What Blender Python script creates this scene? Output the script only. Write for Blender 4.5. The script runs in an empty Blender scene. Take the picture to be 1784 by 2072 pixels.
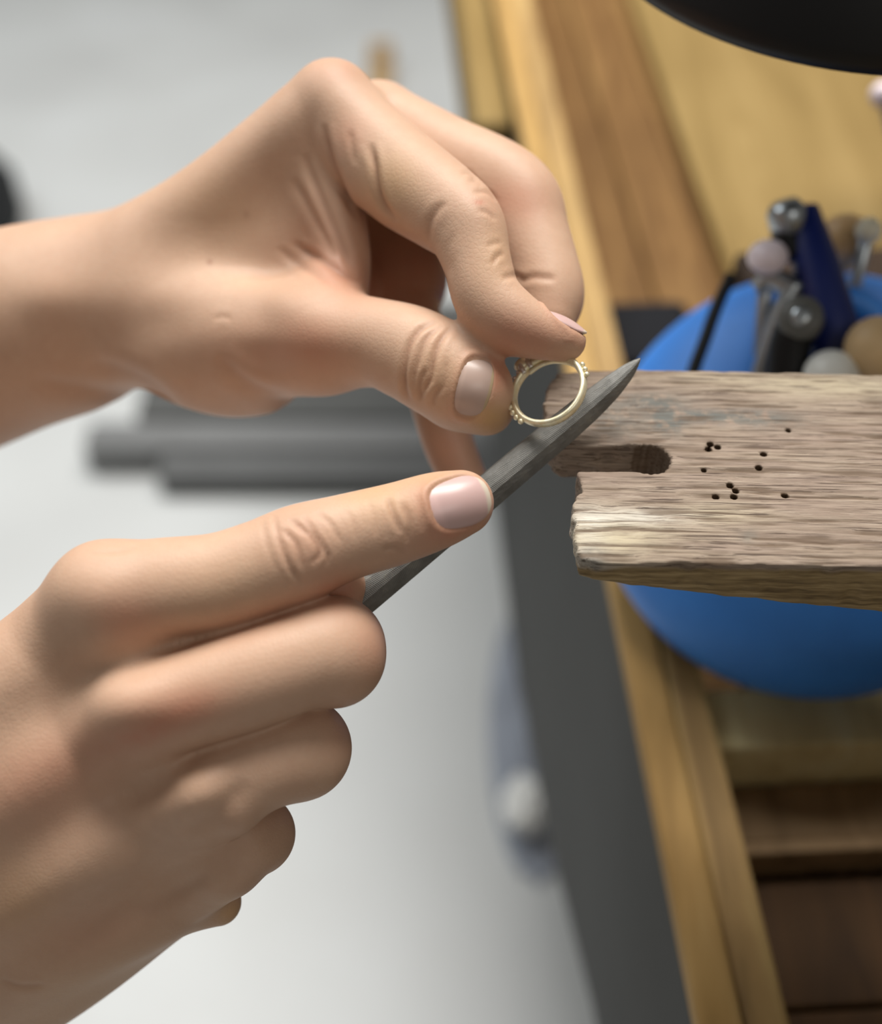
import bpy, bmesh, math, random
import numpy as np
from mathutils import Vector, Matrix

# ------------------------------------------------------------------ camera, world, lights, exposure
scene = bpy.context.scene
C = scene.collection
ZT = 0.90                                   # height of the bench pin's top face above the floor
PITCH = math.radians(46.0)
FPX = 2400.0                                # focal length in pixels of the 1784 x 2072 frame
CAM = np.array([0.0, 0.0, ZT + 0.187])
AX = np.array([1.0, 0.0, 0.0])
AU = np.array([0.0, math.sin(PITCH), math.cos(PITCH)])
AF = np.array([0.0, math.cos(PITCH), -math.sin(PITCH)])
RC = np.stack([AX, AU, -AF], axis=1)        # camera space -> world

cam_d = bpy.data.cameras.new('camera')
cam = bpy.data.objects.new('camera', cam_d); C.objects.link(cam)
cam.matrix_world = Matrix([[*RC[0], CAM[0]], [*RC[1], CAM[1]], [*RC[2], CAM[2]], [0, 0, 0, 1]])
cam_d.sensor_fit = 'VERTICAL'; cam_d.sensor_height = 24.0; cam_d.lens = 24.0 * FPX / 2072.0
cam_d.clip_start = 0.01; cam_d.clip_end = 60
cam_d.dof.use_dof = True; cam_d.dof.focus_distance = 0.262; cam_d.dof.aperture_fstop = 3.6
scene.camera = cam

world = bpy.data.worlds.new('world'); scene.world = world; world.use_nodes = True
wb = world.node_tree.nodes['Background']
wb.inputs[0].default_value = (1.0, 0.96, 0.90, 1); wb.inputs[1].default_value = 0.15

def area_light(name, loc, target, sx, sy, power, col):
    l = bpy.data.lights.new(name, 'AREA'); l.shape = 'RECTANGLE'; l.size = sx; l.size_y = sy
    l.energy = power; l.color = col
    o = bpy.data.objects.new(name, l); C.objects.link(o); o.location = loc
    o.rotation_euler = (Vector(target) - Vector(loc)).to_track_quat('-Z', 'Y').to_euler()
    return o
area_light('ceiling_panel_light', (0.20, 1.22, 2.75), (0.05, 0.3, 0.9), 1.3, 0.9, 76, (1.0, 0.97, 0.93))
area_light('ceiling_panel_light', (-1.6, 1.6, 2.75), (-1.2, 1.5, 0), 1.4, 1.2, 34, (0.93, 0.98, 1.0))

area_light('ceiling_panel_light', (0.9, -1.5, 2.75), (0.1, 0.2, 0.9), 1.2, 0.7, 8, (1.0, 0.96, 0.90))  # unseen panel added behind the camera to brighten the pin's front face
vs = scene.view_settings
vs.view_transform = 'Standard'; vs.look = 'None'; vs.gamma = 1.0; vs.exposure = 0.0
vs.use_curve_mapping = False

# ------------------------------------------------------------------ coordinates
def cs(px, py, d):                          # photo pixel + depth (mm) -> camera space (mm)
    return np.array([(px - 892.0) * d / FPX, (1036.0 - py) * d / FPX, -d])
def c2w(p):                                 # camera space mm -> world m
    return (np.asarray(p) / 1000.0) @ RC.T + CAM
def W(px, py, d):
    return c2w(cs(px, py, d))
def Q(px, py, z):                           # where the sight line of a pixel meets the level z
    dirv = AF + (px - 892.0) / FPX * AX + (1036.0 - py) / FPX * AU
    t = (z - CAM[2]) / dirv[2]
    return CAM + dirv * t

# ------------------------------------------------------------------ scene helpers
def tag(o, label=None, cat=None, group=None, kind=None):
    if label: o['label'] = label
    if cat: o['category'] = cat
    if group: o['group'] = group
    if kind: o['kind'] = kind
    return o
def empty(name, loc, rz=0.0):
    o = bpy.data.objects.new(name, None); C.objects.link(o)
    o.location = loc; o.rotation_euler = (0, 0, rz); o.empty_display_size = 0.02
    return o
def link_mesh(name, verts, faces, mat, parent=None, smooth=True, loc=None):
    me = bpy.data.meshes.new(name)
    v = np.asarray(verts, dtype=float)
    if loc is None: loc = np.zeros(3)
    v = v - np.asarray(loc)
    if isinstance(faces, np.ndarray) and faces.ndim == 2:
        n, m = faces.shape
        me.vertices.add(len(v)); me.vertices.foreach_set('co', v.astype(np.float32).ravel())
        me.loops.add(n * m); me.loops.foreach_set('vertex_index', faces.astype(np.int32).ravel())
        me.polygons.add(n); me.polygons.foreach_set('loop_start', np.arange(n, dtype=np.int32) * m)
        me.update(calc_edges=True); me.validate()
    else:
        me.from_pydata([tuple(q) for q in v], [], [tuple(int(i) for i in f) for f in faces]); me.update()
    if smooth: me.polygons.foreach_set('use_smooth', np.ones(len(me.polygons), dtype=bool))
    me.materials.append(mat)
    o = bpy.data.objects.new(name, me); C.objects.link(o)
    o.location = loc
    if parent is not None: o.parent = parent
    return o
def set_attr(o, name, arr):
    a = o.data.attributes.new(name, 'FLOAT', 'POINT'); a.data.foreach_set('value', np.asarray(arr, dtype=np.float32))
def bm_obj(name, bm, mat, parent=None, smooth=False, loc=(0, 0, 0), bevel=0.0, seg=2, auto=None):
    bmesh.ops.recalc_face_normals(bm, faces=bm.faces)
    me = bpy.data.meshes.new(name); bm.to_mesh(me); bm.free()
    if smooth: me.polygons.foreach_set('use_smooth', np.ones(len(me.polygons), dtype=bool))
    me.materials.append(mat)
    o = bpy.data.objects.new(name, me); C.objects.link(o); o.location = loc
    if bevel > 0:
        md = o.modifiers.new('bevel', 'BEVEL'); md.width = bevel; md.segments = seg; md.limit_method = 'ANGLE'
    if parent is not None: o.parent = parent
    return o
def box(name, mn, mx, mat, parent=None, bevel=0.0, rz=None):
    bm = bmesh.new()
    mn = np.array(mn); mx = np.array(mx); c = (mn + mx) / 2; s = mx - mn
    bmesh.ops.create_cube(bm, size=1.0)
    bmesh.ops.scale(bm, vec=Vector(s), verts=bm.verts)
    o = bm_obj(name, bm, mat, parent, loc=c, bevel=bevel)
    return o
def lathe(name, profile, mat, parent=None, seg=48, mw=None, smooth=True, cap=True):
    """profile: list of (radius, height); revolved about local Z; mw = 4x4 placing it"""
    bm = bmesh.new(); rings = []
    for r, z in profile:
        if r < 1e-6: rings.append([bm.verts.new((0, 0, z))])
        else: rings.append([bm.verts.new((r * math.cos(2 * math.pi * i / seg), r * math.sin(2 * math.pi * i / seg), z)) for i in range(seg)])
    for a, b in zip(rings, rings[1:]):
        for i in range(seg):
            j = (i + 1) % seg
            if len(a) == 1 and len(b) > 1: bm.faces.new((a[0], b[i], b[j]))
            elif len(b) == 1 and len(a) > 1: bm.faces.new((a[i], a[j], b[0]))
            elif len(a) > 1 and len(b) > 1: bm.faces.new((a[i], a[j], b[j], b[i]))
    if cap:
        for rg in (rings[0], rings[-1]):
            if len(rg) > 2: bm.faces.new(rg)
    if mw is not None: bm.transform(Matrix(mw))
    return bm_obj(name, bm, mat, parent, smooth=smooth)
def frame_at(loc, z, x=None):
    z = Vector(z).normalized(); x = Vector(x) if x is not None else (Vector((1, 0, 0)) if abs(z.x) < .9 else Vector((0, 1, 0)))
    y = z.cross(x).normalized(); x = y.cross(z)
    return Matrix([[x.x, y.x, z.x, loc[0]], [x.y, y.y, z.y, loc[1]], [x.z, y.z, z.z, loc[2]], [0, 0, 0, 1]])
def tube(name, pts, rad, mat, parent=None, seg=16, n=6):
    """a round bar along a smooth path; rad is a number or one per control point"""
    P = np.array(pts, float); R = np.array(rad if hasattr(rad, '__len__') else [rad] * len(P), float)
    if len(P) > 2: P, R = spline(P, R, n)
    V, F = [], []
    up = np.array([0.13, 0.31, 0.94])
    for i in range(len(P)):
        t = P[min(i + 1, len(P) - 1)] - P[max(i - 1, 0)]; t = t / np.linalg.norm(t)
        a = np.cross(t, up); a /= np.linalg.norm(a); b = np.cross(t, a); up = -np.cross(t, a) if False else b * -1
        for k in range(seg):
            an = 2 * math.pi * k / seg
            V.append(P[i] + R[i] * (math.cos(an) * a + math.sin(an) * b))
    for i in range(len(P) - 1):
        for k in range(seg):
            F.append((i * seg + k, i * seg + (k + 1) % seg, (i + 1) * seg + (k + 1) % seg, (i + 1) * seg + k))
    F.append(tuple(range(seg))[::-1]); F.append(tuple((len(P) - 1) * seg + k for k in range(seg)))
    return link_mesh(name, V, F, mat, parent)

def spline(P, R, n):
    """Catmull-Rom through points P with radii R, n samples per span"""
    P = np.asarray(P, float); R = np.asarray(R, float)
    A = np.column_stack([P, R]); E = np.vstack([2 * A[0] - A[1], A, 2 * A[-1] - A[-2]])
    out = []
    for i in range(len(A) - 1):
        p0, p1, p2, p3 = E[i:i + 4]
        for t in np.linspace(0, 1, n, endpoint=False):
            out.append(0.5 * ((2 * p1) + (p2 - p0) * t + (2 * p0 - 5 * p1 + 4 * p2 - p3) * t * t + (3 * p1 - p0 - 3 * p2 + p3) * t ** 3))
    out.append(A[-1]); out = np.array(out)
    return out[:, :3], np.maximum(out[:, 3], 1e-5)

# ------------------------------------------------------------------ implicit surfaces (hands and worn wood are sculpted with them)
def smin(a, b, k):
    h = np.maximum(k - np.abs(a - b), 0.0) / k
    return np.minimum(a, b) - h * h * k * 0.25
def smax(a, b, k):
    return -smin(-a, -b, k)
class Tube:
    def __init__(s, pts, n=5):
        P = np.array([q[:3] for q in pts]); R = np.array([q[3] for q in pts])
        s.P, s.R = spline(P, R, n) if len(P) > 2 else (P, R)
        s.P = s.P.astype(np.float32); s.R = s.R.astype(np.float32)
        m = s.R.max(); s.lo = (s.P - s.R[:, None]).min(0); s.hi = (s.P + s.R[:, None]).max(0)
    def f(s, X):
        best = np.full(len(X), 1e3, np.float32)
        for i in range(len(s.P) - 1):
            a = s.P[i]; ba = s.P[i + 1] - a; L = float(ba @ ba) + 1e-9
            pa = X - a; ln = math.sqrt(L); x = pa @ (ba / ln); y2 = np.maximum((pa * pa).sum(1) - x * x, 0)
            sl = float(np.clip((s.R[i + 1] - s.R[i]) / ln, -0.9, 0.9))          # sphere swept along the segment: exact round cone
            t = np.clip(x + np.sqrt(y2) * (sl / math.sqrt(1 - sl * sl)), 0, ln)
            d = np.sqrt((x - t) ** 2 + y2) - (s.R[i] + t * sl)
            np.minimum(best, d, out=best)
        return best
class Ell:
    def __init__(s, c, rad, axes=None):
        s.c = np.array(c, np.float32); s.r = np.array(rad, np.float32)
        s.M = np.eye(3, dtype=np.float32) if axes is None else np.array(axes, np.float32)   # rows = axes
        m = s.r.max(); s.lo = s.c - m; s.hi = s.c + m
    def f(s, X):
        q = (X - s.c) @ s.M.T
        k0 = np.sqrt(((q / s.r) ** 2).sum(1)); k1 = np.sqrt(((q / (s.r ** 2)) ** 2).sum(1)) + 1e-6
        return k0 * (k0 - 1) / k1
def eval_groups(groups, X, margin=10.0):
    F = np.full(len(X), 30.0, np.float32)
    for g in groups:
        op, kin, kout, prims = g
        lo = np.min([p.lo for p in prims], 0) - margin; hi = np.max([p.hi for p in prims], 0) + margin
        idx = np.nonzero(np.all((X > lo) & (X < hi), axis=1))[0]
        if len(idx) == 0: continue
        Y = X[idx]; G = np.full(len(idx), 30.0, np.float32)
        for p in prims:
            sub = np.nonzero(np.all((Y > p.lo - margin) & (Y < p.hi + margin), axis=1))[0]
            if len(sub) == 0: continue
            G[sub] = smin(G[sub], p.f(Y[sub]), kin)
        if op == '+': F[idx] = smin(F[idx], G, kout)
        else: F[idx] = smax(F[idx], -G, kout)
    return F
def surface_nets(F, org, h):
    nx, ny, nz = F.shape
    ins = F < 0
    cnt = np.zeros((nx - 1, ny - 1, nz - 1), np.int8)
    for dx in (0, 1):
        for dy in (0, 1):
            for dz in (0, 1):
                cnt += ins[dx:nx - 1 + dx, dy:ny - 1 + dy, dz:nz - 1 + dz]
    cells = np.argwhere((cnt > 0) & (cnt < 8))
    corner = [(0, 0, 0), (1, 0, 0), (0, 1, 0), (1, 1, 0), (0, 0, 1), (1, 0, 1), (0, 1, 1), (1, 1, 1)]
    vals = np.stack([F[cells[:, 0] + c[0], cells[:, 1] + c[1], cells[:, 2] + c[2]] for c in corner], 1)
    acc = np.zeros((len(cells), 3)); n = np.zeros(len(cells))
    for a, b in ((0, 1), (2, 3), (4, 5), (6, 7), (0, 2), (1, 3), (4, 6), (5, 7), (0, 4), (1, 5), (2, 6), (3, 7)):
        va, vb = vals[:, a], vals[:, b]; m = (va < 0) != (vb < 0)
        t = np.where(m, va / np.where(m, va - vb, 1), 0)
        pa = np.array(corner[a], float); pb = np.array(corner[b], float)
        acc += np.where(m[:, None], pa + t[:, None] * (pb - pa), 0); n += m
    V = (cells + acc / n[:, None]) * h + org
    vid = np.full((nx - 1, ny - 1, nz - 1), -1, np.int32); vid[tuple(cells.T)] = np.arange(len(cells))
    quads = []
    for ax in range(3):
        o1, o2 = [(1, 2), (2, 0), (0, 1)][ax]
        sl0 = [slice(None)] * 3; sl1 = [slice(None)] * 3
        sl0[ax] = slice(0, -1); sl1[ax] = slice(1, None)
        ch = np.argwhere(ins[tuple(sl0)] != ins[tuple(sl1)])
        ch = ch[(ch[:, o1] > 0) & (ch[:, o2] > 0) & (ch[:, o1] < F.shape[o1] - 1) & (ch[:, o2] < F.shape[o2] - 1)]
        e1 = np.zeros(3, int); e1[o1] = 1; e2 = np.zeros(3, int); e2[o2] = 1
        q = np.stack([vid[tuple((ch - e1 - e2).T)], vid[tuple((ch - e2).T)], vid[tuple(ch.T)], vid[tuple((ch - e1).T)]], 1)
        flip = ~ins[tuple(ch.T)]
        q[flip] = q[flip][:, ::-1]
        quads.append(q)
    return V, np.vstack(quads)
def sculpt(fn, lo, hi, h, coarse=4):
    """narrow-band evaluation of fn on a grid of pitch h, then surface nets"""
    H = h * coarse
    n = np.ceil((np.array(hi) - np.array(lo)) / H).astype(int) + 1
    ax = [np.arange(n[i]) * H + lo[i] for i in range(3)]
    G = np.stack(np.meshgrid(*ax, indexing='ij'), -1).reshape(-1, 3).astype(np.float32)
    Fc = fn(G).reshape(n)
    nf = (n - 1) * coarse + 1
    Ff = np.empty(nf, np.float32)
    # upsample linearly along each axis
    def up(A, axis):
        A = np.moveaxis(A, axis, 0); m = A.shape[0]
        out = np.empty(((m - 1) * coarse + 1,) + A.shape[1:], np.float32)
        for k in range(coarse):
            out[k:(m - 1) * coarse:coarse] = A[:-1] * (1 - k / coarse) + A[1:] * (k / coarse)
        out[-1] = A[-1]
        return np.moveaxis(out, 0, axis)
    Ff = np.ascontiguousarray(up(up(up(Fc, 0), 1), 2))
    near = np.argwhere(np.abs(Ff) < H * 0.62)
    Ff[tuple(near.T)] = fn((near * h + np.array(lo)).astype(np.float32))
    return surface_nets(Ff, np.array(lo, float), h)
def mesh_normals(V, Fq):
    n = np.cross(V[Fq[:, 2]] - V[Fq[:, 0]], V[Fq[:, 3]] - V[Fq[:, 1]])
    N = np.zeros_like(V)
    for k in range(4): np.add.at(N, Fq[:, k], n)
    return N / (np.linalg.norm(N, axis=1, keepdims=True) + 1e-12)
def relax(V, Fq, it=2, lam=0.5, mu=-0.52):
    e = np.vstack([Fq[:, [0, 1]], Fq[:, [1, 2]], Fq[:, [2, 3]], Fq[:, [3, 0]]])
    deg = np.bincount(e[:, 0], minlength=len(V)).astype(float)[:, None]
    for _ in range(it):
        for w in (lam, mu):
            S = np.stack([np.bincount(e[:, 0], weights=V[e[:, 1], k], minlength=len(V)) for k in range(3)], 1)
            V = V + w * (S / np.maximum(deg, 1) - V)
    return V

# ------------------------------------------------------------------ materials
class NT:
    def __init__(s, name):
        s.m = bpy.data.materials.new(name); s.m.use_nodes = True; s.t = s.m.node_tree; s.n = s.t.nodes
        s.b = s.n['Principled BSDF']
    def node(s, ty, **kw):
        x = s.n.new(ty)
        for k, v in kw.items(): setattr(x, k, v)
        return x
    def set(s, x, sock, v):
        if hasattr(v, 'is_output') or isinstance(v, bpy.types.NodeSocket): s.t.links.new(v, x.inputs[sock])
        else: x.inputs[sock].default_value = v
    def coord(s, scale=(1, 1, 1), kind='Object', rot=(0, 0, 0)):
        tc = s.node('ShaderNodeTexCoord'); mp = s.node('ShaderNodeMapping')
        s.t.links.new(tc.outputs[kind], mp.inputs[0]); mp.inputs['Scale'].default_value = scale; mp.inputs['Rotation'].default_value = rot
        return mp.outputs[0]
    def noise(s, vec, scale, detail=3, rough=0.55, dist=0.0, out=0):
        x = s.node('ShaderNodeTexNoise'); s.t.links.new(vec, x.inputs['Vector'])
        x.inputs['Scale'].default_value = scale; x.inputs['Detail'].default_value = detail
        x.inputs['Roughness'].default_value = rough; x.inputs['Distortion'].default_value = dist
        return x.outputs[out]
    def voronoi(s, vec, scale, feature='F1', out=0):
        x = s.node('ShaderNodeTexVoronoi', feature=feature); s.t.links.new(vec, x.inputs['Vector']); x.inputs['Scale'].default_value = scale
        return x.outputs[out]
    def ramp(s, fac, stops):
        x = s.node('ShaderNodeValToRGB'); s.t.links.new(fac, x.inputs[0]); e = x.color_ramp.elements
        while len(e) < len(stops): e.new(0.5)
        for el, (p, c) in zip(e, stops):
            el.position = p; el.color = (*c, 1) if len(c) == 3 else c
        return x.outputs[0]
    def mix(s, fac, a, b, mode='MIX'):
        x = s.node('ShaderNodeMix', data_type='RGBA', blend_type=mode)
        s.set(x, 0, fac); s.set(x, 6, a if isinstance(a, bpy.types.NodeSocket) else (*a, 1)); s.set(x, 7, b if isinstance(b, bpy.types.NodeSocket) else (*b, 1))
        return x.outputs[2]
    def math(s, op, a, b=0.0, clamp=False):
        x = s.node('ShaderNodeMath', operation=op, use_clamp=clamp); s.set(x, 0, a); s.set(x, 1, b); return x.outputs[0]
    def attr(s, name):
        x = s.node('ShaderNodeAttribute', attribute_name=name); return x.outputs['Fac']
    def bump(s, h, strength=0.3, dist=0.001):
        x = s.node('ShaderNodeBump'); s.t.links.new(h, x.inputs['Height']); x.inputs['Strength'].default_value = strength; x.inputs['Distance'].default_value = dist
        prev = s.b.inputs['Normal'].links[0].from_socket if s.b.inputs['Normal'].links else None
        if prev: s.t.links.new(prev, x.inputs['Normal'])
        s.t.links.new(x.outputs[0], s.b.inputs['Normal'])
    def fin(s, color=None, rough=0.5, metal=0.0, spec=0.5, **kw):
        if color is not None: s.set(s.b, 'Base Color', color if isinstance(color, bpy.types.NodeSocket) else (*color, 1))
        s.set(s.b, 'Roughness', rough); s.set(s.b, 'Metallic', metal); s.set(s.b, 'Specular IOR Level', spec)
        for k, v in kw.items(): s.set(s.b, k, v)
        return s.m
def plain(name, col, rough=0.5, metal=0.0, var=0.12, scale=40.0, spec=0.5, bump=0.0):
    t = NT(name); v = t.coord(); n = t.noise(v, scale, 4)
    dark = tuple(c * (1 - var) for c in col); lite = tuple(min(1, c * (1 + var)) for c in col)
    if bump: t.bump(n, bump, 0.0005)
    return t.fin(t.ramp(n, [(0.3, dark), (0.7, lite)]), rough, metal, spec)

def skin_material(name, base):
    t = NT(name); v = t.coord()
    big = t.noise(v, 55, 3); fine = t.noise(v, 420, 4); 
    c = t.mix(t.ramp(big, [(0.35, (0, 0, 0)), (0.7, (1, 1, 1))]), tuple(b * f for b, f in zip(base, (0.95, 0.93, 0.92))), tuple(b * f for b, f in zip(base, (1.04, 1.05, 1.05))))
    c = t.mix(t.math('MULTIPLY', t.attr('red'), 0.75, True), c, (base[0] * 0.88, base[1] * 0.56, base[2] * 0.50))
    c = t.mix(t.math('MULTIPLY', t.attr('yel'), 0.6, True), c, (base[0] * 1.02, base[1] * 0.98, base[2] * 0.66))
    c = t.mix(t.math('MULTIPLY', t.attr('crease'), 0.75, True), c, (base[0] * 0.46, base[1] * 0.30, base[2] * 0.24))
    c = t.mix(t.ramp(fine, [(0.3, (0, 0, 0)), (0.75, (0.35, 0.35, 0.35))]), c, tuple(b * f for b, f in zip(base, (0.9, 0.84, 0.8))))
    # skin relief: fine criss-cross cells and pores
    w = t.voronoi(v, 900, 'DISTANCE_TO_EDGE'); t.bump(t.ramp(w, [(0.0, (0, 0, 0)), (0.25, (1, 1, 1))]), 0.10, 0.00025)
    t.bump(t.noise(v, 700, 5, 0.6), 0.07, 0.0004)
    m = t.fin(c, 0.52, 0.0, 0.35)
    t.set(t.b, 'Subsurface Weight', 0.16); t.set(t.b, 'Subsurface Radius', (0.0030, 0.0013, 0.0008)); t.set(t.b, 'Subsurface Scale', 1.0)
    t.b.subsurface_method = 'RANDOM_WALK'
    return m
def nail_material(name, col, tip):
    t = NT(name); v = t.coord()
    c = t.mix(t.attr('free_edge'), col, tip)
    c = t.mix(t.attr('lunula'), c, tuple(min(1, q * 1.12) for q in col))
    c = t.mix(t.math('MULTIPLY', t.noise(v, 240, 2), 0.25), c, tuple(q * 0.86 for q in col))
    t.set(t.b, 'Subsurface Weight', 0.10); t.set(t.b, 'Subsurface Radius', (0.002, 0.001, 0.0008)); t.set(t.b, 'Subsurface Scale', 1.0)
    return t.fin(c, 0.33, 0.0, 0.5)
SKIN = skin_material('skin', (0.58, 0.378, 0.262))
NAIL = nail_material('nail', (0.60, 0.40, 0.37), (0.66, 0.58, 0.46))
NAIL_Y = nail_material('nail_thumb', (0.50, 0.36, 0.30), (0.50, 0.38, 0.22))

# ------------------------------------------------------------------ hands
def ct(px, py, d, r):                       # control point: pixel, depth mm, radius in pixels at that depth
    return (*cs(px, py, d), r * d / FPX)
def T(*pts, n=8): return Tube([ct(*p) for p in pts], n)
def E(px, py, d, rx, ry, rz, ang=0.0, tilt=None):
    a = math.radians(ang); ax = np.array([[math.cos(a), math.sin(a), 0], [-math.sin(a), math.cos(a), 0], [0, 0, 1]])
    return Ell(cs(px, py, d), np.array([rx, ry, rz]) * d / FPX, ax)

def poly_dist(pts, X):
    """distance from 2-D points X to a polyline, and the parameter 0..1 along it"""
    P = np.array(pts, float)
    if len(P) > 2: P = spline(np.column_stack([P, np.zeros(len(P))]), np.ones(len(P)), 6)[0][:, :2]
    seg = np.linalg.norm(np.diff(P, axis=0), axis=1); cum = np.concatenate([[0], np.cumsum(seg)]); tot = cum[-1]
    best = np.full(len(X), 1e9); par = np.zeros(len(X))
    for i in range(len(P) - 1):
        a = P[i]; b = P[i + 1] - a; t = np.clip(((X - a) @ b) / (b @ b + 1e-9), 0, 1)
        d = np.linalg.norm(X - a - t[:, None] * b, axis=1); m = d < best
        best[m] = d[m]; par[m] = (cum[i] + t[m] * seg[i]) / tot
    return best, par

def sm01(x): x = np.clip(x, 0, 1); return x * x * (3 - 2 * x)
def nail_frame(fn, c, tip, normal, L, Wd):
    """camera-space frame of a nail: the skin point under its centre, axis to the free edge, side axis, outward normal"""
    Nn = np.array(normal, float); Nn /= np.linalg.norm(Nn); c = np.array(c)
    ts = np.linspace(14, -14, 561); S = c[None] + ts[:, None] * Nn
    k = np.nonzero(fn(S.astype(np.float32)) < 0)[0]; surf = S[k[0]] if len(k) else c
    e = 1.5; g = np.array([fn((surf[None] + d * e).astype(np.float32))[0] - fn((surf[None] - d * e).astype(np.float32))[0] for d in np.eye(3)])
    g /= np.linalg.norm(g); Nn = g * 0.85 + Nn * 0.15; Nn /= np.linalg.norm(Nn)
    A = np.array(tip) - c; A = A - (A @ Nn) * Nn; A /= np.linalg.norm(A); B = np.cross(Nn, A)
    return surf, A, B, Nn, L, Wd

def build_hand(name, label, groups, lo, hi, h, creases, tones, base, nails, arm):
    fn = lambda X: eval_groups(groups, X)
    V, Fq = sculpt(fn, lo, hi, h)
    V = relax(V, Fq, 9)
    N = mesh_normals(V, Fq)
    px = V[:, 0] / -V[:, 2] * FPX + 892.0; py = 1036.0 - V[:, 1] / -V[:, 2] * FPX
    X = np.column_stack([px, py]); view = -V / np.linalg.norm(V, axis=1, keepdims=True)
    facing = (N * view).sum(1); dep = -V[:, 2]
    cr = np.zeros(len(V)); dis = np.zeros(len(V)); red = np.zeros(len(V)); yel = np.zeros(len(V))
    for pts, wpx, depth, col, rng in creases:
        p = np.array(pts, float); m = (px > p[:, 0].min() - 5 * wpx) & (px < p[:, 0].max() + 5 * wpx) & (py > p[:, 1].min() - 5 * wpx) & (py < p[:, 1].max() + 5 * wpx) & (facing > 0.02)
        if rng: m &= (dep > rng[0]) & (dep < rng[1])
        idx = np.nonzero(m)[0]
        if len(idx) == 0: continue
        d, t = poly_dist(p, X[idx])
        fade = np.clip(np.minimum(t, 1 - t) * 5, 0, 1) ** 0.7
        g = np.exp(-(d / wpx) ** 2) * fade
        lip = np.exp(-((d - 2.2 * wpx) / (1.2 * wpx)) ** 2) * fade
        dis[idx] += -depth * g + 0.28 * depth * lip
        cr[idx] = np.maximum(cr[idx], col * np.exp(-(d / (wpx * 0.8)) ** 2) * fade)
    for cx, cy, rx, ry, ang, amp, kind, rng in tones:
        a = math.radians(ang); u = (px - cx) * math.cos(a) + (py - cy) * math.sin(a); w = -(px - cx) * math.sin(a) + (py - cy) * math.cos(a)
        g = amp * np.exp(-(u / rx) ** 2 - (w / ry) ** 2) * sm01((facing + 0.2) / 0.4)
        if rng: g = g * ((dep > rng[0]) & (dep < rng[1]))
        if kind == 'r': red += g
        elif kind == 'y': yel += g
        elif kind == 'h': dis += g                      # raised or sunken form, in mm
        elif kind == 'c': cr = np.maximum(cr, g)
    frames = []
    for (c, tip, nrm_, L, Wd, mat, lift) in nails:
        fr = nail_frame(fn, c, tip, nrm_, L, Wd); frames.append((fr, mat, lift)); surf, A, B, Nn, _, _ = fr
        rel = V - surf; u = rel @ A / (L / 2); v = rel @ B / (Wd / 2); w = rel @ Nn
        s = (np.abs(u) ** 2.8 + np.abs(v) ** 2.8) ** (1 / 2.8); ok = (w > -6) & (w < 3) & ((N @ Nn) > -0.1)
        dis += ok * (-0.55 * sm01((1.04 - s) / 0.10) + 0.30 * np.exp(-((s - 1.13) / 0.10) ** 2) * sm01((0.75 - u) / 0.4))
        cr = np.maximum(cr, ok * 0.55 * np.exp(-((s - 1.03) / 0.05) ** 2) * sm01((0.8 - u) / 0.4))
        red += ok * 0.35 * np.exp(-((s - 1.15) / 0.25) ** 2)
    V = V + N * dis[:, None]
    # carry the open end of the forearm on towards the elbow, out of the picture
    e = np.vstack([Fq[:, [0, 1]], Fq[:, [1, 2]], Fq[:, [2, 3]], Fq[:, [3, 0]]]).astype(np.int64)
    key = np.minimum(e[:, 0], e[:, 1]) * (len(V) + 1) + np.maximum(e[:, 0], e[:, 1])
    _, inv, cnt = np.unique(key, return_inverse=True, return_counts=True)
    be = e[cnt[inv] == 1]
    if len(be):
        ids = np.unique(be); loc_ = {int(v): i for i, v in enumerate(ids)}; cur = ids; cen = V[ids].mean(0); dirn = np.array(arm) / np.linalg.norm(arm)
        extra_v, extra_f, nv0 = [], [], len(V)
        for k in range(1, 8):
            ring_v = cen + (V[ids] - cen) * (1 + 0.022 * k) + dirn * 34.0 * k
            new = nv0 + np.arange(len(ids)); nv0 += len(ids); extra_v.append(ring_v)
            ia = np.array([loc_[int(q)] for q in be[:, 0]]); ib = np.array([loc_[int(q)] for q in be[:, 1]])
            extra_f.append(np.stack([cur[ib], cur[ia], new[ia], new[ib]], 1)); cur = new
        V = np.vstack([V] + extra_v); Fq = np.vstack([Fq] + extra_f)
        pad = np.zeros(len(V) - len(red)); red, yel, cr = (np.concatenate([q, pad]) for q in (red, yel, cr))
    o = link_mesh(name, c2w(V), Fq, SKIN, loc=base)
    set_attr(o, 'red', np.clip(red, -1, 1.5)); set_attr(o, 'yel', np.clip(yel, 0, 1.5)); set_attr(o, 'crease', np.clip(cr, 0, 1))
    tag(o, label, 'hand')
    for fr, mat, lift in frames: nail(fr, o, mat, lift)
    return o

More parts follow.
